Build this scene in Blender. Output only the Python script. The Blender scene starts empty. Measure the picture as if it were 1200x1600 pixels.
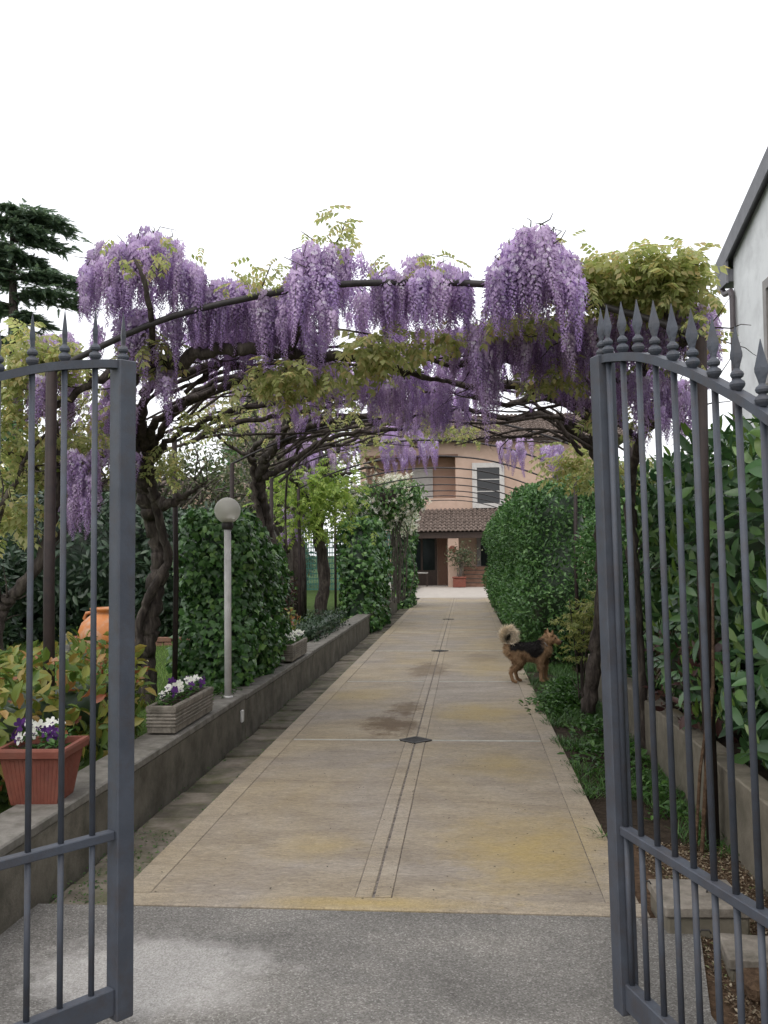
import bpy, bmesh, math, random
import numpy as np
from mathutils import Vector, Matrix, Euler

# ------------------------------------------------------------------ camera, sky, sun, exposure
SC = bpy.context.scene
COL = SC.collection
F_PX, W_PX, H_PX = 1445.0, 1200.0, 1600.0
YAW, PITCH, ROLL = math.radians(5.06), math.radians(2.58), math.radians(-0.6)
CAM_Z = 1.6
cam_data = bpy.data.cameras.new("camera")
cam = bpy.data.objects.new("camera", cam_data)
COL.objects.link(cam)
CAM_ROT = (Matrix.Rotation(YAW, 4, 'Z') @ Matrix.Rotation(math.pi / 2 + PITCH, 4, 'X') @ Matrix.Rotation(ROLL, 4, 'Z'))
cam.matrix_world = Matrix.Translation((0, 0, CAM_Z)) @ CAM_ROT
cam_data.sensor_fit = 'VERTICAL'
cam_data.sensor_height = 36.0
cam_data.lens = F_PX / H_PX * 36.0
cam_data.clip_start = 0.05
cam_data.clip_end = 2000
SC.camera = cam

world = bpy.data.worlds.new("World")
SC.world = world
world.use_nodes = True
wn, wl = world.node_tree.nodes, world.node_tree.links
wn.clear()
sky = wn.new('ShaderNodeTexSky')
sky.sky_type = 'NISHITA'
sky.sun_disc = False
SUN_EL, SUN_ROT = math.radians(56), math.radians(200)
sky.sun_elevation = SUN_EL
sky.sun_rotation = SUN_ROT
sky.dust_density = 6.0
sky.air_density = 1.0
mixc = wn.new('ShaderNodeMix'); mixc.data_type = 'RGBA'
mixc.inputs[0].default_value = 0.86                      # an even, closed cloud deck over the clear sky
mixc.inputs[7].default_value = (7.7, 7.75, 8.0, 1)
bg = wn.new('ShaderNodeBackground'); bg.inputs[1].default_value = 0.15
wo = wn.new('ShaderNodeOutputWorld')
wl.new(sky.outputs[0], mixc.inputs[6]); wl.new(mixc.outputs[2], bg.inputs[0]); wl.new(bg.outputs[0], wo.inputs[0])

sun_data = bpy.data.lights.new("sun", 'SUN')
sun_data.energy = 0.5
sun_data.angle = math.radians(40)
sun_data.color = (1.0, 0.97, 0.93)
sun = bpy.data.objects.new("sun", sun_data)
COL.objects.link(sun)
_sd = Vector((math.sin(SUN_ROT) * math.cos(SUN_EL), math.cos(SUN_ROT) * math.cos(SUN_EL), math.sin(SUN_EL)))
sun.rotation_euler = _sd.to_track_quat('Z', 'Y').to_euler()

SC.view_settings.view_transform = 'Standard'
SC.view_settings.look = 'None'
SC.view_settings.exposure = 0.5
SC.view_settings.gamma = 1.0
SC.view_settings.use_curve_mapping = False
SC.render.engine = 'CYCLES'
SC.cycles.use_denoising = True
SC.cycles.max_bounces = 8
SC.cycles.diffuse_bounces = 5
SC.cycles.transmission_bounces = 4
SC.cycles.transparent_max_bounces = 6

R = random.Random(7)
NP = np.random.default_rng(7)
PI = math.pi


def at(px, py, Y):
    """the world point seen at pixel (px, py) of the photograph, Y metres along the drive"""
    d = CAM_ROT.to_3x3() @ Vector(((px - W_PX / 2) / F_PX, (H_PX / 2 - py) / F_PX, -1))
    return Vector((0, 0, CAM_Z)) + d * (Y / d.y)


def atz(px, py, z):
    d = CAM_ROT.to_3x3() @ Vector(((px - W_PX / 2) / F_PX, (H_PX / 2 - py) / F_PX, -1))
    return Vector((0, 0, CAM_Z)) + d * ((z - CAM_Z) / d.z)


# ------------------------------------------------------------------ objects
def tag(o, label=None, cat=None, group=None, kind=None):
    if label: o['label'] = label
    if cat: o['category'] = cat
    if group: o['group'] = group
    if kind: o['kind'] = kind
    return o


def thing(name, label, cat, loc=(0, 0, 0), rz=0.0, group=None):
    o = bpy.data.objects.new(name, None)
    COL.objects.link(o)
    o.location = loc
    o.rotation_euler = (0, 0, rz)
    o.empty_display_size = 0.1
    return tag(o, label, cat, group)


def link(name, me, parent=None, loc=None, rot=None, scale=None):
    o = bpy.data.objects.new(name, me)
    COL.objects.link(o)
    if parent is not None: o.parent = parent
    if loc is not None: o.location = loc
    if rot is not None: o.rotation_euler = rot
    if scale is not None: o.scale = (scale,) * 3 if isinstance(scale, (int, float)) else scale
    return o


def copy_tree(o, parent=None):
    c = o.copy()
    COL.objects.link(c)
    c.parent = parent
    for ch in list(o.children):
        copy_tree(ch, c)
    return c


class MB:
    """collects shapes into one mesh"""
    def __init__(self):
        self.v, self.f, self.m = [], [], []

    def add(self, vs, fs, mi=0):
        n = len(self.v)
        self.v.extend([tuple(v) for v in vs])
        self.f.extend([tuple(i + n for i in f) for f in fs])
        self.m.extend([mi] * len(fs))
        return self

    def box(self, x0, x1, y0, y1, z0, z1, mi=0, mat=None, bev=0.0):
        if bev > 0:
            b = min(bev, (x1 - x0) * .45, (y1 - y0) * .45, (z1 - z0) * .45)
            bm = bmesh.new()
            bmesh.ops.create_cube(bm, size=1)
            for v in bm.verts:
                v.co = Vector((x0 + (v.co.x + .5) * (x1 - x0), y0 + (v.co.y + .5) * (y1 - y0), z0 + (v.co.z + .5) * (z1 - z0)))
            bmesh.ops.bevel(bm, geom=list(bm.edges), offset=b, segments=1, affect='EDGES', profile=.5)
            bm.verts.index_update()
            vs = [v.co.copy() for v in bm.verts]
            fs = [[v.index for v in f.verts] for f in bm.faces]
            bm.free()
        else:
            vs = [Vector(p) for p in ((x0, y0, z0), (x1, y0, z0), (x1, y1, z0), (x0, y1, z0), (x0, y0, z1), (x1, y0, z1), (x1, y1, z1), (x0, y1, z1))]
            fs = [(3, 2, 1, 0), (4, 5, 6, 7), (0, 1, 5, 4), (1, 2, 6, 5), (2, 3, 7, 6), (3, 0, 4, 7)]
        if mat is not None: vs = [mat @ v for v in vs]
        return self.add(vs, fs, mi)

    def tube(self, pts, rad, n=8, mi=0, cap=True):
        pts = [Vector(p) for p in pts]
        k = len(pts)
        rs = [rad] * k if isinstance(rad, (int, float)) else list(rad)
        base = len(self.v)
        up = Vector((0, 0, 1))
        t = (pts[1] - pts[0]).normalized()
        if abs(t.dot(up)) > .95: up = Vector((0, 1, 0))
        u = t.cross(up).normalized()
        for i, p in enumerate(pts):
            t = (pts[min(i + 1, k - 1)] - pts[max(i - 1, 0)])
            t = t.normalized() if t.length > 1e-9 else Vector((0, 0, 1))
            u = (u - t * u.dot(t))
            u = u.normalized() if u.length > 1e-6 else t.orthogonal().normalized()
            w = t.cross(u)
            for j in range(n):
                a = 2 * PI * j / n
                self.v.append(tuple(p + (u * math.cos(a) + w * math.sin(a)) * rs[i]))
        for i in range(k - 1):
            for j in range(n):
                a, b = base + i * n + j, base + i * n + (j + 1) % n
                self.f.append((a, b, b + n, a + n)); self.m.append(mi)
        if cap:
            self.f.append(tuple(base + j for j in reversed(range(n)))); self.m.append(mi)
            self.f.append(tuple(base + (k - 1) * n + j for j in range(n))); self.m.append(mi)
        return self

    def lathe(self, prof, c=(0, 0, 0), n=16, mi=0):
        base = len(self.v)
        for r, z in prof:
            for j in range(n):
                a = 2 * PI * j / n
                self.v.append((c[0] + r * math.cos(a), c[1] + r * math.sin(a), c[2] + z))
        for i in range(len(prof) - 1):
            for j in range(n):
                a, b = base + i * n + j, base + i * n + (j + 1) % n
                self.f.append((a, b, b + n, a + n)); self.m.append(mi)
        self.f.append(tuple(base + j for j in reversed(range(n)))); self.m.append(mi)
        k = len(prof) - 1
        self.f.append(tuple(base + k * n + j for j in range(n))); self.m.append(mi)
        return self

    def mesh(self, name, mats, smooth=False):
        me = bpy.data.meshes.new(name)
        me.from_pydata(self.v, [], self.f)
        for m in (mats if isinstance(mats, (list, tuple)) else [mats]): me.materials.append(m)
        me.polygons.foreach_set('material_index', self.m)
        if smooth: me.polygons.foreach_set('use_smooth', [True] * len(self.f))
        me.update()
        return me

    def build(self, name, mats, parent=None, smooth=False, **kw):
        return link(name, self.mesh(name, mats, smooth), parent, **kw)


def np_mesh(name, V, F, mat, smooth=False):
    """V (n,3), F (m,k) uniform polygons"""
    me = bpy.data.meshes.new(name)
    V = np.asarray(V, dtype=np.float32); F = np.asarray(F, dtype=np.int32)
    me.vertices.add(len(V)); me.vertices.foreach_set('co', V.ravel())
    k = F.shape[1]
    me.loops.add(F.size); me.loops.foreach_set('vertex_index', F.ravel())
    me.polygons.add(len(F))
    me.polygons.foreach_set('loop_start', np.arange(len(F), dtype=np.int32) * k)
    me.polygons.foreach_set('loop_total', np.full(len(F), k, dtype=np.int32))
    if smooth: me.polygons.foreach_set('use_smooth', np.ones(len(F), dtype=bool))
    me.materials.append(mat)
    me.update(calc_edges=True)
    return me


def norm(a):
    return a / np.maximum(np.linalg.norm(a, axis=-1, keepdims=True), 1e-9)


def frames(tip, nrm):
    """rotation matrices (n,3,3) with columns x, tip(y), normal(z)"""
    y = norm(tip)
    z = nrm - y * np.sum(nrm * y, axis=1, keepdims=True)
    z = norm(z + 1e-6)
    x = np.cross(y, z)
    return np.stack([x, y, z], axis=2)


def scatter_mesh(name, tv, tf, pos, rot, scl, mat):
    """one mesh holding a copy of the template (tv, tf) at every pos"""
    tv = np.asarray(tv, dtype=np.float64); tf = np.asarray(tf, dtype=np.int64)
    n = len(pos)
    V = np.einsum('nij,kj->nki', rot, tv) * np.asarray(scl).reshape(n, 1, 1) + pos[:, None, :]
    Fs = tf[None] + (np.arange(n) * len(tv))[:, None, None]
    return np_mesh(name, V.reshape(-1, 3), Fs.reshape(-1, tf.shape[1]), mat)


def leaf_objects(name, me, pos, rot, scl, parent):
    for i in range(len(pos)):
        o = bpy.data.objects.new(name, me)
        o.parent = parent
        M = Matrix(rot[i].tolist()).to_4x4()
        o.matrix_basis = Matrix.Translation(pos[i].tolist()) @ M @ Matrix.Diagonal((float(scl[i]),) * 3).to_4x4()
        COL.objects.link(o)


def foliage(parent, name, tmpl, mat, pos, rot, scl, singles=0, mass='foliage'):
    """leaves of a plant: the ones that show largest as parts, the rest as one mass. Coordinates are local to parent (unrotated)."""
    pos = np.asarray(pos); scl = np.asarray(scl)
    off = np.array(parent.location) if parent is not None else np.zeros(3)
    if singles:
        d = np.linalg.norm(pos + off - np.array((0, 0, CAM_Z)), axis=1) / scl
        order = np.argsort(d)
        # take the nearest half more thickly, so that singles sit on the side that shows
        pick, rest = order[:singles], order[singles:]
        tv, tf = tmpl
        me = np_mesh(name, tv, tf, mat)
        leaf_objects(name, me, pos[pick], rot[pick], scl[pick], parent)
    else:
        rest = np.arange(len(pos))
    if len(rest):
        o = link(mass, scatter_mesh(mass, tmpl[0], tmpl[1], pos[rest], rot[rest], scl[rest], mat), parent)
        o['kind'] = 'stuff'
    return parent


def lump(p, s, seed=0):
    """cheap smooth noise in [-1,1] of points (n,3)"""
    q = p * s + seed * 3.7
    return (np.sin(q[:, 0] * 1.7 + 1.3 * np.sin(q[:, 1] * 1.1 + seed)) + np.sin(q[:, 1] * 1.9 + 1.2 * np.sin(q[:, 2] * 1.4)) +
            np.sin(q[:, 2] * 2.1 + 1.1 * np.sin(q[:, 0] * 1.3 + 2))) / 3


def catmull(P, k=6):
    P = [np.array(p, dtype=float) for p in P]
    P = [2 * P[0] - P[1]] + P + [2 * P[-1] - P[-2]]
    out = []
    for i in range(1, len(P) - 2):
        for j in range(k):
            t = j / k
            a, b, c, d = P[i - 1], P[i], P[i + 1], P[i + 2]
            out.append(.5 * ((2 * b) + (-a + c) * t + (2 * a - 5 * b + 4 * c - d) * t * t + (-a + 3 * b - 3 * c + d) * t ** 3))
    out.append(P[-2])
    return out


# ------------------------------------------------------------------ materials
def new_mat(name):
    m = bpy.data.materials.new(name)
    m.use_nodes = True
    nt = m.node_tree
    return m, nt.nodes, nt.links, nt.nodes['Principled BSDF']


def N(nodes, kind, **kw):
    n = nodes.new(kind)
    for k, v in kw.items(): setattr(n, k, v)
    return n


def ramp(nodes, links, src, stops):
    r = nodes.new('ShaderNodeValToRGB')
    while len(r.color_ramp.elements) < len(stops): r.color_ramp.elements.new(.5)
    for e, (p, c) in zip(r.color_ramp.elements, stops):
        e.position = p
        e.color = tuple(c) + (1,) if len(c) == 3 else c
    links.new(src, r.inputs[0])
    return r.outputs[0]


def noise(nodes, links, scale, detail=4, rough=.6, coord=None, vec_scale=None, dist=0):
    n = nodes.new('ShaderNodeTexNoise')
    n.inputs['Scale'].default_value = scale
    n.inputs['Detail'].default_value = detail
    n.inputs['Roughness'].default_value = rough
    n.inputs['Distortion'].default_value = dist
    if coord is not None:
        if vec_scale is not None:
            mp = nodes.new('ShaderNodeMapping')
            mp.inputs['Scale'].default_value = vec_scale
            links.new(coord, mp.inputs[0]); coord = mp.outputs[0]
        links.new(coord, n.inputs['Vector'])
    return n.outputs[0]


def mixcol(nodes, links, fac, a, b, mode='MIX'):
    m = nodes.new('ShaderNodeMix'); m.data_type = 'RGBA'; m.blend_type = mode
    for sock, v in ((0, fac), (6, a), (7, b)):
        if isinstance(v, (int, float)): m.inputs[sock].default_value = v
        elif isinstance(v, tuple): m.inputs[sock].default_value = v + (1,) if len(v) == 3 else v
        else: links.new(v, m.inputs[sock])
    return m.outputs[2]


def bump(nodes, links, bsdf, h, strength=.3, dist=.01):
    b = nodes.new('ShaderNodeBump')
    b.inputs['Strength'].default_value = strength
    b.inputs['Distance'].default_value = dist
    links.new(h, b.inputs['Height'])
    links.new(b.outputs[0], bsdf.inputs['Normal'])


def world_pos(nodes):
    return nodes.new('ShaderNodeNewGeometry').outputs['Position']


def pmat(name, stops, scale=4, rough=.7, bs=.25, bd=.005, bscale=40, detail=5, vec=None, spec=.4, metal=0, dist=0, dirt=None, vary=0):
    """noise-coloured surface; dirt = (colour, scale, amount) adds blotches"""
    m, n, l, b = new_mat(name)
    pos = world_pos(n)
    c = ramp(n, l, noise(n, l, scale, detail, .65, pos, vec, dist), stops)
    if dirt:
        f = ramp(n, l, noise(n, l, dirt[1], 5, .7, pos), ((.45, (0, 0, 0)), (.7, (dirt[2],) * 3)))
        c = mixcol(n, l, f, c, dirt[0])
    if vary:
        oi = n.new('ShaderNodeObjectInfo')
        c = mixcol(n, l, 1.0, c, ramp(n, l, oi.outputs['Random'], ((0, (1 - vary,) * 3), (1, (1 + vary, 1 + vary * .95, 1 + vary * .85)))), 'MULTIPLY')
    l.new(c, b.inputs['Base Color'])
    b.inputs['Roughness'].default_value = rough
    b.inputs['Specular IOR Level'].default_value = spec
    b.inputs['Metallic'].default_value = metal
    if bs: bump(n, l, b, noise(n, l, bscale, 4, .6, pos, vec), bs, bd)
    return m


def leafmat(name, stops, rough=.45, trans=.25, spec=.4, vein=False):
    """leaf: every leaf takes its own tint; some light passes through"""
    m, n, l, b = new_mat(name)
    g = n.new('ShaderNodeNewGeometry'); oi = n.new('ShaderNodeObjectInfo')
    ad = N(n, 'ShaderNodeMath', operation='ADD'); fr = N(n, 'ShaderNodeMath', operation='FRACT')
    l.new(g.outputs['Random Per Island'], ad.inputs[0]); l.new(oi.outputs['Random'], ad.inputs[1]); l.new(ad.outputs[0], fr.inputs[0])
    c = ramp(n, l, fr.outputs[0], stops)
    l.new(c, b.inputs['Base Color'])
    b.inputs['Roughness'].default_value = rough
    b.inputs['Specular IOR Level'].default_value = spec
    if trans:
        t = n.new('ShaderNodeBsdfTranslucent'); ms = n.new('ShaderNodeMixShader')
        ms.inputs[0].default_value = trans
        l.new(mixcol(n, l, 1.0, c, (1.35, 1.4, 1.1), 'MULTIPLY'), t.inputs[0]); l.new(b.outputs[0], ms.inputs[1]); l.new(t.outputs[0], ms.inputs[2])
        l.new(ms.outputs[0], n['Material Output'].inputs[0])
    return m


M = {}
M['gate'] = pmat('gate_paint', ((.3, (.052, .059, .075)), (.7, (.075, .085, .106))), 9, .55, .35, .002, 160, dirt=((.062, .05, .046), 14, .55))
M['rust_post'] = pmat('rusty_brown_paint', ((.3, (.016, .010, .010)), (.7, (.034, .021, .018))), 14, .65, .3, .002, 90)
M['dark_steel'] = pmat('dark_steel', ((.3, (.018, .015, .016)), (.7, (.04, .034, .034))), 14, .55, .2, .002, 90)
M['bark'] = pmat('wisteria_bark', ((.3, (.02, .016, .014)), (.5, (.055, .045, .039)), (.72, (.13, .11, .092))), 22, .85, .9, .012, 45, vec=(1, 1, .25), spec=.2, dist=.6)
M['bark_light'] = pmat('grey_bark', ((.3, (.06, .052, .044)), (.7, (.16, .14, .12))), 16, .85, .7, .01, 40, vec=(1, 1, .3), spec=.2)
M['birch'] = pmat('pale_bark', ((.3, (.09, .085, .08)), (.6, (.3, .29, .27))), 10, .8, .5, .01, 40, vec=(1, 1, 3), spec=.2)
M['wall_left'] = pmat('weathered_concrete', ((.25, (.085, .075, .06)), (.5, (.145, .13, .105)), (.8, (.22, .2, .165))), 3.2, .88, .6, .006, 70, spec=.25, dirt=((.045, .045, .032), 5, .75))
M['wall_right'] = pmat('pale_concrete', ((.25, (.11, .098, .075)), (.75, (.235, .21, .165))), 4, .88, .5, .006, 60, spec=.25, dirt=((.09, .085, .06), 5, .7))
M['coping'] = pmat('coping_concrete', ((.3, (.13, .12, .105)), (.7, (.25, .235, .21))), 8, .85, .5, .004, 90, spec=.25, dirt=((.07, .07, .05), 9, .6))
M['trough'] = pmat('cast_stone', ((.3, (.17, .15, .125)), (.7, (.31, .28, .24))), 14, .85, .5, .004, 120, spec=.2, dirt=((.07, .065, .05), 8, .7))
M['terracotta'] = pmat('terracotta_red', ((.3, (.155, .048, .034)), (.7, (.225, .074, .05))), 9, .7, .25, .002, 120, spec=.3, dirt=((.2, .13, .10), 7, .25))
M['jar'] = pmat('terracotta_orange', ((.3, (.36, .12, .03)), (.7, (.56, .21, .06))), 3, .55, .2, .004, 20, spec=.4, dirt=((.45, .36, .28), 5, .8))
M['soil'] = pmat('dark_soil', ((.3, (.02, .015, .011)), (.7, (.06, .045, .033))), 20, .95, .8, .02, 50, spec=.1)
M['litter_ground'] = pmat('leaf_litter_soil', ((.3, (.045, .03, .02)), (.55, (.1, .065, .042)), (.8, (.17, .12, .08))), 30, .95, .8, .015, 60, spec=.1)
M['lawn'] = pmat('lawn_soil', ((.3, (.035, .06, .015)), (.7, (.075, .12, .03))), 8, .95, .6, .01, 90, spec=.1)
M['lamp_pole'] = pmat('chalky_white_paint', ((.3, (.42, .41, .40)), (.7, (.58, .57, .55))), 12, .6, .2, .001, 100)
M['white'] = pmat('white_plastic', ((.3, (.55, .54, .52)), (.7, (.7, .69, .66))), 12, .5, .1, .001, 100)
M['pavers'] = pmat('mossy_paver', ((.25, (.07, .062, .05)), (.5, (.13, .115, .095)), (.8, (.22, .195, .165))), 7, .9, .7, .006, 60, spec=.2, dirt=((.055, .065, .022), 4, .75), vary=.4)
M['groove'] = pmat('worn_joint', ((.38, (.07, .06, .056)), (.6, (.24, .21, .18))), 22, .95, .3, .003, 80, spec=.1)
M['joint'] = pmat('dark_joint', ((.3, (.03, .026, .022)), (.7, (.06, .05, .042))), 20, .95, .3, .003, 80, spec=.1)
M['iron'] = pmat('cast_iron', ((.3, (.02, .019, .019)), (.7, (.055, .05, .046))), 20, .6, .3, .002, 120, metal=.3)


def concrete_mat(name, grey, ochre, amount, light=1.0, streak=True):
    m, n, l, b = new_mat(name)
    pos = world_pos(n)
    g2 = tuple(x * .8 for x in grey)
    base = mixcol(n, l, noise(n, l, 1.6, 6, .7, pos), g2, tuple(x * 1.18 for x in grey))
    ow = ramp(n, l, noise(n, l, .62, 5, .62, pos, (1, .8, 1), .6), ((.42 - amount * .25, (0, 0, 0)), (.68, (.66, .66, .66))))
    c = mixcol(n, l, ow, base, ochre)
    # long soft bands across the slab left by the trowel and the rain
    bands = ramp(n, l, noise(n, l, 2.6, 7, .74, pos, (.6, 1.5, 1), .5), ((.28, (.74, .72, .71)), (.64, (1.1, 1.1, 1.1))))
    c = mixcol(n, l, 1.0, c, bands, 'MULTIPLY')
    grain = ramp(n, l, noise(n, l, 90, 5, .75, pos, (.4, 1.5, 1) if streak else None, 1.0), ((.3, (.62, .62, .63)), (.7, (1.26, 1.26, 1.25))))
    c = mixcol(n, l, 1.0, c, grain, 'MULTIPLY')
    comb = ramp(n, l, noise(n, l, 21, 4, .7, pos, (.55, 2.0, 1), 1.4), ((.32, (.80, .79, .79)), (.66, (1.14, 1.14, 1.13))))
    c = mixcol(n, l, 1.0, c, comb, 'MULTIPLY')
    vo = n.new('ShaderNodeTexVoronoi'); vo.inputs['Scale'].default_value = 26; l.new(pos, vo.inputs['Vector'])
    pit = ramp(n, l, vo.outputs['Distance'], ((.05, (.45, .42, .4)), (.13, (1, 1, 1))))
    sel = ramp(n, l, noise(n, l, 1.1, 4, .7, pos), ((.42, (0, 0, 0)), (.62, (1, 1, 1))))
    c = mixcol(n, l, sel, c, mixcol(n, l, 1.0, c, pit, 'MULTIPLY'))
    # brown damp stains beside the middle drain, where the water stood
    for (sx, sy, rx, ry, s) in STAINS:
        mp = n.new('ShaderNodeMapping'); mp.vector_type = 'POINT'
        mp.inputs['Location'].default_value = (-sx / rx, -sy / ry, 0); mp.inputs['Scale'].default_value = (1 / rx, 1 / ry, 0)
        l.new(pos, mp.inputs[0])
        ln = N(n, 'ShaderNodeVectorMath', operation='LENGTH'); l.new(mp.outputs[0], ln.inputs[0])
        nz = noise(n, l, 3.4, 6, .75, pos, (1, .8, 1))
        ad = N(n, 'ShaderNodeMath', operation='MULTIPLY_ADD'); ad.inputs[1].default_value = 1.9; l.new(nz, ad.inputs[0]); l.new(ln.outputs['Value'], ad.inputs[2])
        f = ramp(n, l, ad.outputs[0], ((.0, (s,) * 3), (1 - .22, (s,) * 3), (1.0, (0, 0, 0))))
        hs = N(n, 'ShaderNodeMath', operation='MULTIPLY'); hs.inputs[1].default_value = .62; l.new(ad.outputs[0], hs.inputs[0]); l.new(hs.outputs[0], f.node.inputs[0])
        c = mixcol(n, l, f, c, (.1, .062, .034))
    for (sx, sy, rx, ry, s) in OCHRE:
        mp = n.new('ShaderNodeMapping')
        mp.inputs['Location'].default_value = (-sx / rx, -sy / ry, 0); mp.inputs['Scale'].default_value = (1 / rx, 1 / ry, 0)
        l.new(pos, mp.inputs[0])
        ln = N(n, 'ShaderNodeVectorMath', operation='LENGTH'); l.new(mp.outputs[0], ln.inputs[0])
        ad = N(n, 'ShaderNodeMath', operation='MULTIPLY_ADD'); ad.inputs[1].default_value = 1.7
        l.new(noise(n, l, 2.6, 6, .7, pos), ad.inputs[0]); l.new(ln.outputs['Value'], ad.inputs[2])
        hs = N(n, 'ShaderNodeMath', operation='MULTIPLY'); hs.inputs[1].default_value = .5; l.new(ad.outputs[0], hs.inputs[0])
        f = ramp(n, l, hs.outputs[0], ((.45, (s,) * 3), (.9, (0, 0, 0))))
        c = mixcol(n, l, f, c, mixcol(n, l, 1.0, (.40, .30, .115), grain, 'MULTIPLY'))
    l.new(c, b.inputs['Base Color'])
    b.inputs['Roughness'].default_value = .85
    b.inputs['Specular IOR Level'].default_value = .2
    if streak:
        h = noise(n, l, 34, 4, .6, pos, (.4, 2.0, 1), 1.6)
        bump(n, l, b, h, .8, .007)
    else:
        bump(n, l, b, noise(n, l, 60, 4, .6, pos), .3, .003)
    return m


OCHRE = ((.3, 5.1, .55, .85, .8), (.25, 7.1, .45, .6, .55), (.1, 9.4, .55, .7, .65), (-.8, 5.1, .35, .3, .45), (-1.2, 10.5, .5, .6, .4), (-.5, 4.28, .7, .12, .7), (.25, 13.0, .5, 1.5, .4))
STAINS = ((-.72, 8.75, .42, 1.0, .75), (-.55, 12.9, .5, 1.5, .5), (.2, 14.2, .5, 1.2, .3), (-.62, 9.7, .3, .6, .6))
M['slab'] = concrete_mat('brushed_ochre_concrete', (.318, .282, .24), (.385, .308, .18), .14)
M['border'] = concrete_mat('ochre_border_concrete', (.335, .297, .248), (.39, .315, .19), .28, streak=False)
M['strip'] = concrete_mat('centre_strip_concrete', (.335, .298, .25), (.39, .315, .195), .2, streak=False)


def asphalt_mat():
    m, n, l, b = new_mat('worn_asphalt')
    pos = world_pos(n)
    v = n.new('ShaderNodeTexVoronoi'); v.inputs['Scale'].default_value = 175; l.new(pos, v.inputs['Vector'])
    sep = n.new('ShaderNodeSeparateColor'); l.new(v.outputs['Color'], sep.inputs[0])
    c = ramp(n, l, sep.outputs[0], ((0, (.115, .108, .098)), (.5, (.168, .16, .147)), (.85, (.215, .205, .19)), (1, (.32, .31, .29))))
    big = ramp(n, l, noise(n, l, .8, 6, .7, pos, (1, 1.5, 1), .4), ((.36, (.78, .78, .78)), (.5, (1.0, 1.0, 1.0)), (.62, (1.3, 1.29, 1.27))))
    c = mixcol(n, l, 1.0, c, big, 'MULTIPLY')
    # worn pale patch by the left gate leaf
    mp = n.new('ShaderNodeMapping'); mp.inputs['Location'].default_value = (1.25 / .85, -3.55 / .62, 0); mp.inputs['Scale'].default_value = (1 / .85, 1 / .62, 0)
    l.new(pos, mp.inputs[0])
    ln = N(n, 'ShaderNodeVectorMath', operation='LENGTH'); l.new(mp.outputs[0], ln.inputs[0])
    ad = N(n, 'ShaderNodeMath', operation='MULTIPLY_ADD'); ad.inputs[1].default_value = .9
    l.new(noise(n, l, 5, 6, .75, pos), ad.inputs[0]); l.new(ln.outputs['Value'], ad.inputs[2])
    f = ramp(n, l, ad.outputs[0], ((0, (.8,) * 3), (1, (0, 0, 0))))
    f.node.color_ramp.elements[0].position = .95; f.node.color_ramp.elements[1].position = 1.0
    hs = N(n, 'ShaderNodeMath', operation='MULTIPLY'); hs.inputs[1].default_value = .72; l.new(ad.outputs[0], hs.inputs[0]); l.new(hs.outputs[0], f.node.inputs[0])
    f.node.color_ramp.elements[0].position = .58; f.node.color_ramp.elements[1].position = .80
    pale = ramp(n, l, sep.outputs[1], ((0, (.29, .275, .255)), (1, (.50, .485, .46))))
    c = mixcol(n, l, f, c, pale)
    l.new(c, b.inputs['Base Color'])
    b.inputs['Roughness'].default_value = .85
    b.inputs['Specular IOR Level'].default_value = .25
    bump(n, l, b, v.outputs['Distance'], .5, .004)
    return m


M['asphalt'] = asphalt_mat()
M['leaf_wist'] = leafmat('wisteria_leaf', ((0, (.22, .26, .095)), (.4, (.34, .37, .155)), (.75, (.48, .465, .25)), (1, (.46, .36, .18))), .5, .55, .3)
M['leaf_wist_green'] = leafmat('wisteria_leaf_green', ((0, (.15, .24, .05)), (.5, (.25, .35, .075)), (1, (.38, .45, .12))), .5, .4, .3)
M['ivy'] = leafmat('ivy_leaf', ((0, (.024, .07, .018)), (.5, (.052, .13, .033)), (.85, (.10, .22, .055)), (1, (.19, .33, .085))), .38, .18, .5)
M['jasmine'] = leafmat('jasmine_leaf', ((0, (.035, .09, .022)), (.5, (.07, .16, .036)), (1, (.14, .25, .06))), .4, .22, .5)
M['hedge'] = leafmat('pittosporum_leaf', ((0, (.034, .085, .025)), (.5, (.065, .155, .043)), (.85, (.105, .22, .062)), (1, (.17, .3, .1))), .4, .2, .5)
M['laurel'] = leafmat('laurel_leaf', ((0, (.03, .075, .03)), (.5, (.055, .125, .046)), (.85, (.085, .175, .056)), (1, (.15, .25, .075))), .33, .12, .5)
M['laurel_new'] = leafmat('laurel_new_leaf', ((0, (.06, .12, .025)), (1, (.13, .21, .04))), .35, .25, .5)
M['redleaf'] = leafmat('photinia_leaf', ((0, (.05, .022, .02)), (.6, (.09, .04, .035)), (1, (.05, .06, .03))), .4, .15, .5)
M['autumn'] = leafmat('spring_red_leaf', ((0, (.05, .10, .018)), (.3, (.11, .17, .03)), (.6, (.21, .22, .045)), (.8, (.3, .24, .06)), (.92, (.34, .14, .06)), (1, (.26, .07, .04))), .42, .25, .45)
M['maple'] = leafmat('maple_leaf', ((0, (.15, .19, .06)), (.6, (.27, .30, .10)), (1, (.36, .33, .13))), .5, .35, .3)
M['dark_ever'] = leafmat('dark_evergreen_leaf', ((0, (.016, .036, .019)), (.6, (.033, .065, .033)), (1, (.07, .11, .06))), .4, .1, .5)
M['needle'] = leafmat('cedar_needle', ((0, (.07, .11, .085)), (.6, (.13, .19, .135)), (1, (.22, .28, .18))), .6, .3, .3)
M['olive'] = leafmat('grey_green_leaf', ((0, (.05, .065, .035)), (.6, (.1, .12, .06)), (1, (.17, .17, .1))), .5, .25, .3)
M['blossom_leaf'] = leafmat('blossom_tree_leaf', ((0, (.08, .095, .05)), (.45, (.13, .155, .08)), (.75, (.22, .22, .14)), (.9, (.42, .34, .28)), (1, (.6, .48, .42))), .5, .35, .3)
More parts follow.
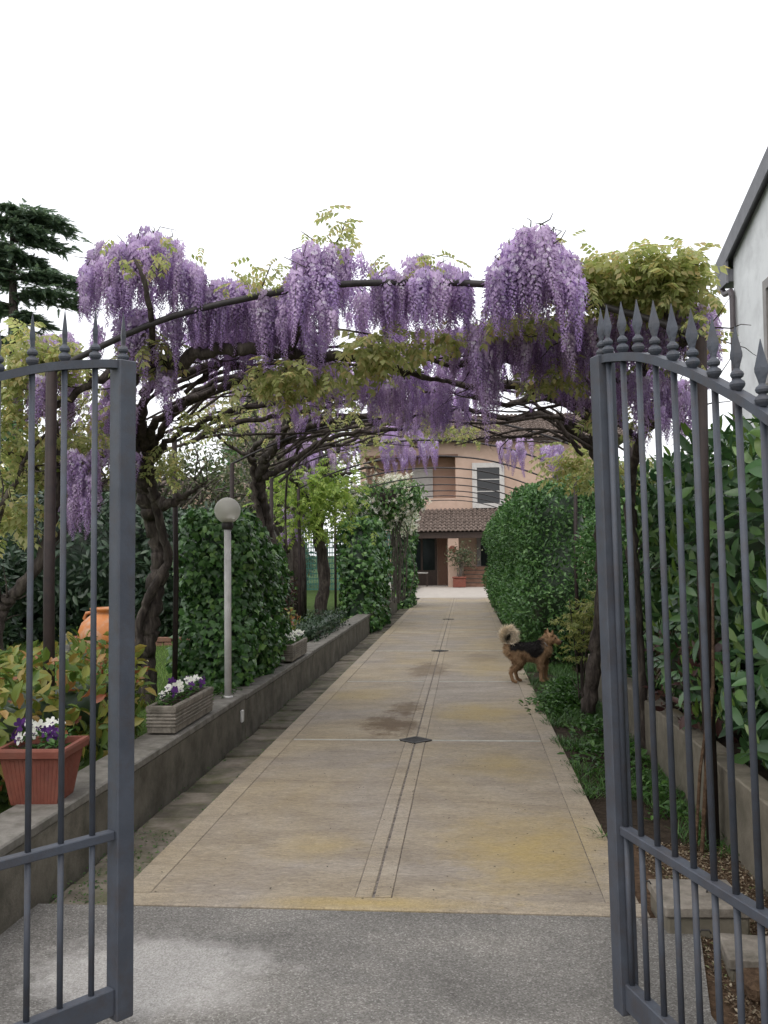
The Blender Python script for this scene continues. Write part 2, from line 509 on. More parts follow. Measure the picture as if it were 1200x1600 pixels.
M['weed'] = leafmat('weed_leaf', ((0, (.025, .07, .014)), (.6, (.05, .125, .025)), (1, (.09, .18, .04))), .45, .25, .4)
M['grass'] = leafmat('grass_blade', ((0, (.07, .14, .022)), (.6, (.13, .24, .04)), (1, (.24, .33, .08))), .5, .3, .3)
M['litter'] = leafmat('dry_leaf', ((0, (.05, .034, .022)), (.4, (.11, .075, .048)), (.75, (.2, .155, .10)), (.93, (.36, .31, .23)), (1, (.08, .12, .03))), .7, .1, .2)
M['petal_white'] = leafmat('white_petal', ((0, (.7, .7, .64)), (1, (.82, .82, .8))), .6, .3, .2)
M['petal_cream'] = leafmat('cream_petal', ((0, (.66, .58, .45)), (.5, (.8, .77, .7)), (1, (.84, .82, .78))), .6, .3, .2)
M['petal_violet'] = leafmat('violet_petal', ((0, (.035, .01, .07)), (1, (.1, .03, .17))), .6, .2, .2)

# ------------------------------------------------------------------ leaf shapes (templates: vertices, equal-sided faces)
def T_quadleaf(w=.5, fold=.12, curl=.12):
    """blade of four quads, folded on the midrib; tip along +y, length 1"""
    V = [(0, 0, 0), (0, .5, 0), (0, 1, -curl), (-w * .42, .28, fold), (-w * .4, .66, fold * .7), (w * .42, .28, fold), (w * .4, .66, fold * .7), (-.02, .98, -curl), (.02, .98, -curl)]
    F = [(0, 1, 4, 3), (1, 2, 7, 4), (0, 5, 6, 1), (1, 6, 8, 2)]
    return np.array(V), np.array(F)


def T_laurel(w=.36, curl=.22):
    V, F = [], []
    for i, (t, ww) in enumerate(((0, .06), (.2, .7), (.45, 1), (.72, .8), (.92, .3), (1, .03))):
        z = -curl * t * t
        V += [(-w * .5 * ww, t, z + .10 * ww * w), (0, t, z), (w * .5 * ww, t, z + .10 * ww * w)]
    for i in range(5):
        a = 3 * i
        F += [(a, a + 1, a + 4, a + 3), (a + 1, a + 2, a + 5, a + 4)]
    return np.array(V), np.array(F)


def T_ivy():
    V = [(0, 0, 0), (-.42, .12, -.05), (-.5, .42, .03), (-.2, .62, .02), (0, 1, -.1), (.2, .62, .02), (.5, .42, .03), (.42, .12, -.05), (0, .45, .1)]
    F = [(8, 0, 1), (8, 1, 2), (8, 2, 3), (8, 3, 4), (8, 4, 5), (8, 5, 6), (8, 6, 7), (8, 7, 0)]
    return np.array(V), np.array(F)


def T_small():
    V = [(0, 0, 0), (-.28, .45, .08), (0, 1, -.06), (.28, .45, .08), ]
    F = [(0, 1, 2), (0, 2, 3)]
    return np.array(V), np.array(F)


def T_pinnate(pairs=4, droop=.45):
    """feather-like compound leaf, young and drooping: leaflets in pairs along a stalk"""
    V, F = [], []

    def leaflet(p, d, L, nrm):
        d = Vector(d).normalized(); s = d.cross(Vector(nrm)).normalized()
        q = Vector(p); k = len(V)
        V.extend([tuple(q), tuple(q + d * L * .45 - s * L * .27 + Vector((0, 0, .03))), tuple(q + d * L), tuple(q + d * L * .45 + s * L * .27 + Vector((0, 0, .03)))])
        F.append((k, k + 1, k + 2, k + 3))
    for i in range(pairs):
        t = .22 + .7 * i / (pairs - 1)
        p = (0, t, -droop * t * t)
        for s in (-1, 1):
            leaflet(p, (s * .8, .5, -.6 - .3 * t), .42 - .1 * abs(t - .5), (0, 0, 1))
    leaflet((0, .95, -droop * .9), (0, .8, -.6), .32, (0, 0, 1))
    k = len(V)
    V.extend([(-.012, 0, 0), (.012, 0, 0), (.008, .95, -droop * .9), (-.008, .95, -droop * .9)])
    F.append((k, k + 1, k + 2, k + 3))
    return np.array(V), np.array(F)


def T_maple():
    V = [(0, 0, 0)]; F = []
    for a, L in ((-80, .55), (-42, .8), (0, 1), (42, .8), (80, .55)):
        a = math.radians(a)
        d = Vector((math.sin(a), math.cos(a), 0)); s = Vector((d.y, -d.x, 0))
        k = len(V)
        V += [tuple(d * L * .45 - s * .1 + Vector((0, 0, .04))), tuple(d * L + Vector((0, 0, -.12 * L))), tuple(d * L * .45 + s * .1 + Vector((0, 0, .04)))]
        F.append((0, k, k + 1, k + 2))
    return np.array(V), np.array(F)


def T_blade():
    V = [(-.03, 0, 0), (.03, 0, 0), (.022, .55, .06), (-.022, .55, .06), (0.004, 1, .3), (-.004, 1, .3)]
    F = [(0, 1, 2, 3), (3, 2, 4, 5)]
    return np.array(V), np.array(F)


def T_spray():
    """a clump of conifer needles: a flat frond of thin blades"""
    V, F = [], []
    for i in range(9):
        t = i / 8
        for s in (-1, 1):
            k = len(V); L = .42 * (1.05 - .75 * t)
            p = Vector((0, t, 0)); d = Vector((s * .8, .6, -.12 + .1 * ((i * 7) % 3 - 1))).normalized()
            V += [tuple(p), tuple(p + Vector((0, .17, 0))), tuple(p + d * L)]
            F.append((k, k + 1, k + 2))
    return np.array(V), np.array(F)


QUAD, LAUREL, IVY, SMALL, PINN, MAPLE, BLADE, SPRAY = T_quadleaf(), T_laurel(), T_ivy(), T_small(), T_pinnate(), T_maple(), T_blade(), T_spray()


def round_radius(h, round_):
    return min(h) * {3: .98, 4: .75, 5: .6, 6: .5}.get(round_, .99)


def box_shell(c, h, n, depth=.25, lumps=.12, ls=2.2, seed=1, round_=4, faces=None):
    """points in the outer layer of a lumpy rounded box (centre c, half sizes h): positions and outward normals"""
    h = np.array(h, float); r = round_radius(h, round_)
    p = NP.uniform(-1, 1, size=(n * 3, 3))
    ax = NP.choice(3, size=n * 3, p=_area_p(h))
    p[np.arange(n * 3), ax] = NP.choice((-1., 1.), size=n * 3)
    p = p * h
    q = np.clip(p, -(h - r), h - r)
    nr = norm(p - q)
    w = q + nr * r
    if faces is not None:
        keep = np.zeros(len(w), bool)
        for f in faces: keep |= nr @ np.array(f, float) > .25
        w, nr = w[keep], nr[keep]
    w, nr = w[:n], nr[:n]
    w = w + nr * (lump(w + np.array(c), ls, seed) * lumps)[:, None]
    w = w - nr * (NP.random(len(w)) ** 1.6 * depth)[:, None]
    return w + np.array(c), nr


def _area_p(h):
    a = np.array((h[1] * h[2], h[0] * h[2], h[0] * h[1]), float)
    return a / a.sum()


def orient(nr, tipbias=(0, 0, -.6), spread=.5, face=1.0, rnd=.5):
    """leaf frames: blade faces outward, tip hangs along tipbias"""
    n = len(nr)
    z = norm(nr * face + NP.normal(size=(n, 3)) * rnd + np.array((0, 0, .35)))
    t = np.array(tipbias) + nr * .35 + NP.normal(size=(n, 3)) * spread
    return frames(t, z)


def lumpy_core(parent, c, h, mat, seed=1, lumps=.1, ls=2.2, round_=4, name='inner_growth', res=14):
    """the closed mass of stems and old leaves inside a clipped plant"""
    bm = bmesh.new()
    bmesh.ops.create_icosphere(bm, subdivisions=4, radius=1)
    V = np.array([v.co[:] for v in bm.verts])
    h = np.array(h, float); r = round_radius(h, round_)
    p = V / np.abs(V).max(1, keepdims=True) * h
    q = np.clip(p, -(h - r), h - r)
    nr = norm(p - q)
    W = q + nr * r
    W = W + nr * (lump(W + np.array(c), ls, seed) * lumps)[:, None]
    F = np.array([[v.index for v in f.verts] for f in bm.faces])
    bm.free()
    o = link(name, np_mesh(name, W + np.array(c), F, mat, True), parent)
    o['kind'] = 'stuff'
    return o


# ------------------------------------------------------------------ THE SETTING
def plane(name, x0, x1, y0, y1, z, mat, kind='structure', nx=1, ny=1, bumpy=0.0, parent=None):
    xs, ys = np.linspace(x0, x1, nx + 1), np.linspace(y0, y1, ny + 1)
    X, Y = np.meshgrid(xs, ys)
    P = np.stack([X.ravel(), Y.ravel(), np.full(X.size, z)], 1)
    if bumpy: P[:, 2] += bumpy * lump(P, 1.7, 3) + bumpy * .5 * lump(P, 5.1, 5)
    F = [(j * (nx + 1) + i, j * (nx + 1) + i + 1, (j + 1) * (nx + 1) + i + 1, (j + 1) * (nx + 1) + i) for j in range(ny) for i in range(nx)]
    o = link(name, np_mesh(name, P, np.array(F), mat, True), parent)
    return tag(o, kind=kind)


ground = plane('ground', -400, 400, -60, 900, -.09, M['lawn'])
tag(ground, 'green ground reaching away behind the garden', kind='structure')
apron = plane('asphalt_apron', -6, .9, -6, 4.205, -.004, M['asphalt'], nx=8, ny=12)
# ragged right-hand edge of the asphalt
for v in apron.data.vertices:
    if v.co.x > .85: v.co.x = .86 + .05 * math.sin(v.co.y * 3.1) + (.1 if v.co.y > 4 else 0)
tag(apron, 'worn grey asphalt in front of the drive with a pale patch')
plane('leaf_litter_bed', .7, 1.5, -3, 5.4, -.03, M['litter_ground'], nx=14, ny=60, bumpy=.018)
plane('soil_bed', .70, 1.5, 5.3, 34, -.02, M['soil'], nx=8, ny=90, bumpy=.03)
plane('lawn', -16, -2.2, 1.5, 44, .27, M['lawn'], nx=40, ny=90, bumpy=.04)
plane('raised_bed', 1.52, 4.9, -3, 34, .36, M['soil'], nx=12, ny=60, bumpy=.04)
plane('gutter_bed', -2.05, -1.6, 2.5, 34, -.062, M['joint'])

# the drive: slabs, border strips and two halves of the centre strip, with open joints between
drive = tag(thing('driveway', 'long ochre concrete drive with a narrow centre strip', None), kind='structure')
plane('joint_bed', -1.66, .745, 4.22, 33.3, -.0025, M['groove'], kind=None, parent=drive)
XL, XR, XC = -1.67, .76, -.455
J = .0006


def slab(name, x0, x1, y0, y1, mat, z=0.0):
    """a slab whose long edges wander by a few millimetres"""
    k = max(2, int((y1 - y0) / .22))
    m = MB()
    w = min(.0022, (x1 - x0) * .05)
    for i in range(k + 1):
        y = y0 + (y1 - y0) * i / k
        j = lambda: R.uniform(0, w)
        a, b = x0 + j(), x1 - j()
        m.v += [(a, y, -.05), (a, y, z - .003), (a + .003, y, z), (b - .003, y, z), (b, y, z - .003), (b, y, -.05)]
    for i in range(k):
        for q in range(5):
            m.f.append((6 * i + q, 6 * i + q + 6, 6 * i + q + 7, 6 * i + q + 1)); m.m.append(0)
    m.f.append((0, 1, 2, 3, 4, 5)); m.m.append(0)
    m.f.append(tuple(6 * k + q for q in (5, 4, 3, 2, 1, 0))); m.m.append(0)
    m.f = [tuple(reversed(f)) for f in m.f]
    return m.build(name, mat, drive)


for i in range(8):
    y0, y1 = 4.36 + 3.62 * i, 4.36 + 3.62 * (i + 1)
    dz = lambda: R.uniform(-.001, .002)
    slab('concrete_slab', XL + .15, XC - .085, y0 + J, y1 - J, M['slab'], dz())
    slab('concrete_slab', XC + .085, XR - .15, y0 + J, y1 - J, M['slab'], dz())
    slab('border_strip', XL, XL + .15 - J * .7, y0 + J * .4, y1 - J * .4, M['border'], .003 + dz())
    slab('border_strip', XR - .15 + J * .7, XR, y0 + J * .4, y1 - J * .4, M['border'], .003 + dz())
    slab('centre_strip', XC - .085 + J * .8, XC - .005, y0 + J * .4, y1 - J * .4, M['strip'], .002 + dz())
    slab('centre_strip', XC + .005, XC + .085 - J * .8, y0 + J * .4, y1 - J * .4, M['strip'], .002 + dz())
MB().box(XL, XR + .02, 4.215, 4.355, -.05, .004, bev=.006).build('front_border', M['border'], drive)
M['mortar'] = pmat('pale_mortar', ((.3, (.36, .35, .31)), (.7, (.52, .51, .46))), 9, .9, .3, .002, 60, spec=.2)
# thin pale mortar bands across the slabs
for i in (1, 2, 3, 4, 5, 6, 7):
    y = 4.36 + 3.62 * i
    for x0, x1 in ((XL + .16, XC - .09), (XC + .09, XR - .16)):
        MB().box(x0, x1, y - .013, y + .013, -.02, .006).build('mortar_band', M['mortar'], drive)


def make_grate():
    t = thing('drain_grate', '', 'drain')
    f = MB()
    a = .095
    for s in (-1, 1):
        f.box(-a, a, s * a - .012, s * a + .012, -.01, .010)
        f.box(s * a - .012, s * a + .012, -a + .012, a - .012, -.01, .0095)
    f.build('frame', M['iron'], t)
    MB().box(-a + .012, a - .012, -a + .012, a - .012, -.01, .0058).build('sump', M['joint'], t)
    bm = None
    me = MB().box(-a + .012, a - .012, -.0065, .0065, .0059, .0085).mesh('bar', M['iron'])
    for k in range(7):
        link('bar', me, t, loc=(0, -a + .024 + k * .0232, 0))
    return t


g0 = make_grate()
for k, (y, lab) in enumerate(((7.98, 'nearest diamond-set iron drain grate, in the middle of the drive'),
                              (15.22, 'second iron drain grate along the drive, level with the dog\'s tail'),
                              (22.46, 'farthest iron drain grate, small, near the house end of the drive'))):
    g = g0 if k == 0 else copy_tree(g0)
    g.location = (XC, y, .0)
    g.rotation_euler.z = math.radians(45)
    tag(g, lab, 'drain', 'drain grates along the drive')

# crosswise paving stones between the drive and the garden wall
gut = tag(thing('paving_strip', 'mossy crosswise paving stones along the left garden wall', None), kind='structure')
y = 4.22
while y < 33:
    L = R.uniform(.25, .33)
    z = -.028 + R.uniform(-.012, .012)
    w = MB()
    tilt = Matrix.Translation((-1.83, y + L / 2, z)) @ Matrix.Rotation(R.uniform(-.03, .03), 4, 'X') @ Matrix.Rotation(R.uniform(-.05, .03), 4, 'Y') @ Matrix.Rotation(R.uniform(-.02, .02), 4, 'Z')
    w.box(-.152, .153, -L / 2 + .008, L / 2 - .008, -.05, 0, mat=tilt, bev=.012)
    w.build('paving_stone', M['pavers'], gut)
    y += L

# pale forecourt before the house
M['court'] = pmat('pale_forecourt', ((.3, (.36, .325, .285)), (.7, (.47, .43, .385))), 3, .85, .3, .004, 60, spec=.2)
court = plane('forecourt', -9, 9, 33.3, 46.4, -.002, M['court'])
tag(court, 'pale paved forecourt in front of the house')

# ------------------------------------------------------------------ garden walls
lw = thing('garden_wall', 'low grey stained concrete wall retaining the garden left of the drive', 'wall', (-2.12, 3, 0))
ys = [3.1, 4.85, 8.25, 11.9, 15.5, 19.2, 22.9, 26.6]
for a, b_ in zip(ys[:-1], ys[1:]):
    h = .355 + R.uniform(-.008, .012)
    m = MB().box(-.14, .12, a - 3 + .004, b_ - 3 - .004, -.25, h - .05, bev=.006)
    m.build('wall_section', M['wall_left'], lw)
    MB().box(-.145, .126, a - 3 + .003, b_ - 3 - .003, h - .05, h, bev=.008).build('coping', M['coping'], lw)
MB().box(.12, .142, 8.05 - 3, 8.11 - 3, .13, .235, bev=.006).build('socket_box', M['white'], lw)
rw = thing('garden_wall', 'low pale concrete wall under the laurel hedge behind the right gate leaf', 'wall', (1.46, 2, 0))
ys = [-1.0, 3.2, 5.6, 8.2, 11.0]
for a, b_ in zip(ys[:-1], ys[1:]):
    MB().box(-.07, .08, a - 2 + .004, b_ - 2 - .004, -.3, .41 + R.uniform(-.01, .01), bev=.008).build('wall_section', M['wall_right'], rw)

# ------------------------------------------------------------------ the gate
PROFILE = ((0, 2.275), (.06, 2.272), (.16, 2.255), (.27, 2.232), (.387, 2.196), (.5, 2.152), (.614, 2.104), (.73, 2.047), (.84, 1.99), (.955, 1.92), (1.07, 1.86), (1.18, 1.815), (1.3, 1.785), (1.42, 1.775))


def rail_z(s):
    for (a, za), (b, zb) in zip(PROFILE[:-1], PROFILE[1:]):
        if s <= b: return za + (zb - za) * (s - a) / (b - a)
    return PROFILE[-1][1]


def spear_mb(z, mi=0):
    """two forged balls and a flat lozenge spear point standing on the rail"""
    m = MB()
    m.lathe([(.009, -.004), (.013, .001), (.0185, .009), (.0205, .0165), (.018, .0255), (.010, .032), (.0095, .034), (.016, .0395), (.0178, .047), (.0155, .0545), (.009, .061), (.008, .065)], (0, 0, z), 14)
    m.v = [(v[0], v[1], z + (v[2] - z) * .86) for v in m.v]
    zs = [.053, .068, .087, .096, .134, .170]
    ws = [.0075, .0115, .0178, .018, .0085, .0009]
    ts = [.0075, .0085, .0098, .0098, .0058, .0009]
    k = len(m.v)
    for zz, w, t in zip(zs, ws, ts):
        m.v += [(w, 0, z + zz), (0, t, z + zz), (-w, 0, z + zz), (0, -t, z + zz)]
    for i in range(len(zs) - 1):
        for j in range(4):
            a, b = k + 4 * i + j, k + 4 * i + (j + 1) % 4
            m.f.append((a, b, b + 4, a + 4)); m.m.append(0)
    m.f.append((k + 3, k + 2, k + 1, k)); m.m.append(0)
    m.f.append((k + 20, k + 21, k + 22, k + 23)); m.m.append(0)
    return m


def gate_leaf(label, X, Y, ang, lean, first, pitch):
    """local +x runs from the free stile to the hinges"""
    t = thing('gate_leaf', label, 'gate', (X, Y, 0), ang, 'leaves of the iron gate')
    t.rotation_euler.x = math.radians(lean)        # the leaves hang slightly out of plumb
    W = .033
    MB().box(-W, W, -W, W, .05, 2.277, bev=.004).build('stile', M['gate'], t)
    MB().box(1.40, 1.46, -.03, .03, .05, 1.77, bev=.004).build('stile', M['gate'], t)
    MB().box(W, 1.40, -.02, .02, .07, .158, bev=.003).build('bottom_rail', M['gate'], t)
    MB().box(W, 1.40, -.019, .019, .648, .678, bev=.003).build('middle_rail', M['gate'], t)
    # arched top rail, flat bar
    pts = [(p[0], p[1]) for p in catmull([(s, z) for s, z in PROFILE], 4)]
    m = MB()
    for i, (s, z) in enumerate(pts):
        m.v += [(s, -.021, z - .028), (s, .021, z - .028), (s, .021, z), (s, -.021, z)]
    for i in range(len(pts) - 1):
        for j in range(4):
            a, b = 4 * i + j, 4 * i + (j + 1) % 4
            m.f.append((a, a + 4, b + 4, b)); m.m.append(0)
    m.f.append((0, 1, 2, 3)); m.m.append(0); k = 4 * (len(pts) - 1); m.f.append((k + 3, k + 2, k + 1, k)); m.m.append(0)
    for i, v in enumerate(m.v):
        if v[0] < W: m.v[i] = (W - .002 if v[0] < W else v[0], v[1], v[2])
    m.build('top_rail', M['gate'], t)
    spear = spear_mb(0).mesh('spear_point', M['gate'])
    for p in spear.polygons: p.use_smooth = False
    spots = [0.0] + [first + pitch * k for k in range(int((1.37 - first) / pitch) + 1)]
    for k, s in enumerate(spots):
        z = rail_z(s) + (.002 if s else 0)
        if s:
            MB().tube([(s, 0, .157), (s, 0, .649)], .0098, 10).build('lower_bar', M['gate'], t, smooth=True)
            MB().tube([(s, 0, .677), (s, 0, rail_z(s) - .026)], .0098, 10).build('bar', M['gate'], t, smooth=True)
        if s < .04: z += .001
        o = link('spear_point', spear, t, loc=(s, 0, z), rot=(0, 0, R.uniform(-.12, .12) + SPEAR_TURN))
    # hinges and a drop bolt on the free stile
    for hz in (.3, 1.5):
        MB().tube([(1.475, 0, hz), (1.475, 0, hz + .09)], .016, 10).build('hinge', M['gate'], t)
    return t


SPEAR_TURN = math.radians(35)
aL = math.atan2(-.80, -.60)
gate_leaf('left iron gate leaf, swung open in front of the terracotta flower pot', -1.187, 3.10, aL, -.3, .108, .1118)
aR = math.atan2(-.954, .30)
gate_leaf('right iron gate leaf, swung open in front of the laurel hedge', .517, 3.25, aR, 1.0, .047, .105)

# ------------------------------------------------------------------ the pergola: steel arches over the drive
perg = thing('pergola', 'long pergola of thin dark steel hoops spanning the drive to the house', 'pergola', (XC, 5.3, 0))
ARCH_Y = [5.3, 8.45, 10.6, 12.8, 14.9, 17.0, 19.1, 21.2, 23.3, 25.4, 27.5]
for i, ay in enumerate(ARCH_Y):
    xl, xr = (-2.645 if i == 0 else -2.72), (1.33 if i == 0 else 1.5)
    sk = .4 if i == 0 else 0      # the first hoop stands a little askew
    xm, hw = (xl + xr) / 2, (xr - xl) / 2
    pts = []
    for k in range(25):
        u = -1 + 2 * k / 24
        pts.append((xm + hw * u - XC, ay - 5.3 + sk * (.5 - u / 2) + .015 * math.sin(k), (3.235 - .44 * abs(u) ** 2.2 if i == 0 else 3.17 - .5 * abs(u) ** 2.2)))
    r = .021 if i == 0 else .013
    a = MB().tube(pts, r, 8).build('arch', M['dark_steel'], perg, smooth=True)
    pr = .036 if i == 0 else .026
    for x in (xl, xr):
        gz = .2 if x < 0 else -.05
        py_ = ay - 5.3 + (sk if x < 0 else 0)
        MB().tube([(x - XC, py_, gz), (x - XC + R.uniform(-.02, .02), py_, 1.4), (x - XC, py_, 2.795 if i == 0 else 2.675)], pr, 10).build('post', M['rust_post'], perg, smooth=True)

# ------------------------------------------------------------------ wisteria
def petal_mat():
    m, n, l, b = new_mat('wisteria_petal')
    at_ = n.new('ShaderNodeAttribute'); at_.attribute_name = 'petal'
    oi = n.new('ShaderNodeObjectInfo')
    hv = n.new('ShaderNodeHueSaturation')
    mr = N(n, 'ShaderNodeMapRange'); mr.inputs[3].default_value = .8; mr.inputs[4].default_value = 1.22
    l.new(oi.outputs['Random'], mr.inputs[0]); l.new(mr.outputs[0], hv.inputs['Value'])
    wn_ = n.new('ShaderNodeTexWhiteNoise'); wn_.noise_dimensions = '1D'; l.new(oi.outputs['Random'], wn_.inputs['W'])
    mh = N(n, 'ShaderNodeMapRange'); mh.inputs[3].default_value = .485; mh.inputs[4].default_value = .52
    l.new(wn_.outputs['Value'], mh.inputs[0]); l.new(mh.outputs[0], hv.inputs['Hue'])
    mt = N(n, 'ShaderNodeMapRange'); mt.inputs[3].default_value = 1.1; mt.inputs[4].default_value = .8
    l.new(wn_.outputs['Value'], mt.inputs[0]); l.new(mt.outputs[0], hv.inputs['Saturation'])
    l.new(at_.outputs['Color'], hv.inputs['Color'])
    l.new(hv.outputs[0], b.inputs['Base Color'])
    b.inputs['Roughness'].default_value = .6
    b.inputs['Specular IOR Level'].default_value = .25
    t = n.new('ShaderNodeBsdfTranslucent'); ms = n.new('ShaderNodeMixShader'); ms.inputs[0].default_value = .38
    l.new(hv.outputs[0], t.inputs[0]); l.new(b.outputs[0], ms.inputs[1]); l.new(t.outputs[0], ms.inputs[2]); l.new(ms.outputs[0], n['Material Output'].inputs[0])
    return m


M['petal'] = petal_mat()


def raceme_mesh(L, n, w, seed):
    """one hanging flower cluster: open two-lipped florets above, smaller buds towards the tip"""
    r = random.Random(seed)
    V, F, C = [], [], []

    def quad(ps, c):
        k = len(V); V.extend(ps); F.append((k, k + 1, k + 2, k + 3)); C.extend([c] * 4)
    bendx, bendy = r.uniform(-.1, .1), r.uniform(-.1, .1)
    for i in range(n):
        t = (i + r.random()) / n
        z = -L * (.03 + .97 * t)
        a = i * 2.39996 + r.uniform(-.4, .4)
        rad = w * (1 - .82 * t ** 1.35) * r.uniform(.75, 1.15)
        s = (.021 - .013 * t) * r.uniform(.85, 1.2)
        cx, cy = bendx * t * t * L, bendy * t * t * L
        o = Vector((math.cos(a), math.sin(a), 0))
        side = Vector((-o.y, o.x, 0))
        p = Vector((cx, cy, z)) + o * rad
        up = Vector((0, 0, 1))
        op = max(0, 1 - t * 1.15)
        lilac = Vector((.63, .49, .71)); mid = Vector((.45, .305, .56)); deep = Vector((.27, .148, .355)); white = Vector((.80, .73, .84))
        cb = lilac.lerp(mid, min(1, max(0, t * 1.1 + r.uniform(-.35, .3))))
        cw = mid.lerp(deep, min(1, max(0, .35 + t * .7 + r.uniform(-.25, .25))))
        if r.random() < .14 * op: cb = white
        # banner: two folded halves standing up and back
        top = p + up * s * (.9 + .5 * op) - o * s * .15
        foot = p - up * s * .15
        for q in (-1, 1):
            e = p + side * q * s * (.55 + .45 * op) + up * s * .5 - o * s * (.1 + .2 * op)
            quad([tuple(foot), tuple(e), tuple(top + side * q * s * .2), tuple(p + up * s * .45 + o * s * .22)], tuple(cb) + (1,))
        # wings and keel, reaching forward and down
        tipk = p + o * s * 1.05 - up * s * .45
        quad([tuple(p + up * s * .1), tuple(p + side * s * .38 + o * s * .55), tuple(tipk), tuple(p - side * s * .38 + o * s * .55)], tuple(cw) + (1,))
    # thin green stalk
    k = len(V); gs = (.12, .13, .05, 1)
    for q in ((.0022, 0), (0, .0022)):
        quad([(-q[0], -q[1], .03), (q[0], q[1], .03), (bendx * L * .6 + q[0] * .4, bendy * L * .6 + q[1] * .4, -L * .85), (bendx * L * .6 - q[0] * .4, bendy * L * .6 - q[1] * .4, -L * .85)], gs)
    me = np_mesh('flower_cluster', V, F, M['petal'])
    ca = me.color_attributes.new('petal', 'FLOAT_COLOR', 'POINT')
    ca.data.foreach_set('color', np.array(C, dtype=np.float32).ravel())
    return me


RAC = [(raceme_mesh(L, n, w, 100 + i), L) for i, (L, n, w) in enumerate(((.30, 105, .042), (.36, 125, .044), (.25, 85, .040), (.41, 140, .045), (.33, 110, .038), (.28, 95, .045), (.22, 60, .034), (.45, 130, .040), (.35, 90, .036), (.19, 70, .042)))]
RAC_SPARSE = [(raceme_mesh(L, n, w, 300 + i), L) for i, (L, n, w) in enumerate(((.26, 34, .026), (.32, 40, .026), (.2, 26, .024)))]


def px_len(L, Y): return L * F_PX / Y


class Vine:
    def __init__(self, label, loc, group='wisteria vines trained over the pergola'):
        self.o = thing('wisteria_vine', label, 'wisteria', loc, 0, group)
        self.loc = Vector(loc)
        self.lp, self.lr, self.ls = [], [], []
        self.tw = MB()
        self.nr = 0

    def loc_pts(self, pts, k=7, jit=.0):
        P = catmull([tuple(at(x, y, Y)) + (r,) for x, y, Y, r in pts], k)
        out, rad = [], []
        for i, p in enumerate(P):
            j = jit * p[3] if 0 < i < len(P) - 1 else 0
            out.append(Vector(p[:3]) - self.loc + Vector((R.gauss(0, j), R.gauss(0, j), R.gauss(0, j))))
            rad.append(max(.002, p[3] * (1 + .07 * math.sin(i * 1.3 + len(pts)) + R.uniform(-.05, .05))))
        return out, rad

    def branch(self, *pts, name='branch', n=8, k=7, jit=.35, twigs=0):
        out, rad = self.loc_pts(pts, k, jit)
        MB().tube(out, rad, n).build(name, M['bark'], self.o, smooth=True)
        for _ in range(twigs):
            i = R.randrange(1, len(out) - 1)
            self.twig(out[i], out[i + 1] - out[i - 1], rad[i])

    def twig(self, p, d, r):
        d = Vector(d).normalized()
        q = Vector(p); pts = [q.copy()]
        d = (d + Vector((R.gauss(0, .6), R.gauss(0, .6), R.gauss(0, .35)))).normalized()
        L = R.uniform(.18, .5)
        for i in range(6):
            q = q + d * L / 6
            d = (d + Vector((R.gauss(0, .25), R.gauss(0, .25), R.gauss(0, .25)))).normalized()
            pts.append(q.copy())
        self.tw.tube(pts, [max(.002, min(.009, r * .45)) * (1 - .13 * i) for i in range(7)], 5)

    def racemes(self, x0, x1, tl, tm, tr, bot, Y, n, sy=.3, sc=(.72, 1.15), sparse=False, top_bias=1.0, front=False):
        if Y < 6 and not front: Y += .32                                       # the blossom hangs just behind the first hoop
        kinds = RAC_SPARSE if sparse else RAC
        for _ in range(n):
            u = R.random()
            me, L = kinds[R.randrange(len(kinds))]
            s = R.uniform(*sc)
            YY = Y + R.uniform(-sy, sy)
            top = tl * (1 - u) * (1 - 2 * u) + tm * 4 * u * (1 - u) + tr * u * (2 * u - 1)
            room = bot - px_len(L * s, Y) - top
            y = top + max(0, room) * R.random() ** top_bias + R.uniform(-6, 6)
            p = at(x0 + (x1 - x0) * u, y, YY) - self.loc
            o = link('flower_cluster', me, self.o, loc=p, rot=(R.gauss(0, .1), R.gauss(0, .1), R.uniform(0, 6.28)), scale=(s, s, s * R.uniform(.9, 1.1)))
            if R.random() < .12: self.tw.tube([p + Vector((0, 0, .02)), p + Vector((R.gauss(0, .03), R.gauss(0, .03), .05)), p + Vector((R.gauss(0, .06), R.gauss(0, .06), R.uniform(.06, .1)))], [.004, .003, .002], 4)
            self.nr += 1

    def leaves(self, cx, cy, rx, ry, Y, n, size=.19, sy=.3, up=.15):
        n = int(n * 1.9); size = size * .74
        c = np.array(at(cx, cy, Y) - self.loc)
        k = Y / F_PX
        q = NP.normal(size=(n, 3)) * .5
        q = q / np.maximum(1, np.linalg.norm(q, axis=1, keepdims=True) / 1.05)
        pos = c + q * np.array((rx * k, sy, ry * k))
        ang = NP.uniform(0, 2 * PI, n)
        tip = np.stack([np.cos(ang), np.sin(ang), NP.normal(-.15, .4, n) + up], 1)
        self.lp.append(pos)
        self.lr.append(frames(tip, np.array((0, 0, 1.)) + NP.normal(size=(n, 3)) * .35))
        self.ls.append(NP.uniform(.7, 1.25, n) * size)

    def done(self, mat='leaf_wist', singles=140):
        if self.lp:
            foliage(self.o, 'leaf', PINN, M[mat], np.concatenate(self.lp), np.concatenate(self.lr), np.concatenate(self.ls), singles)
        if self.tw.v:
            self.tw.build('twigs', M['bark'], self.o, smooth=True)['kind'] = 'stuff'


def ground_at(px, py, Y):
    p = at(px, py, Y)
    return (p.x, p.y, p.z)


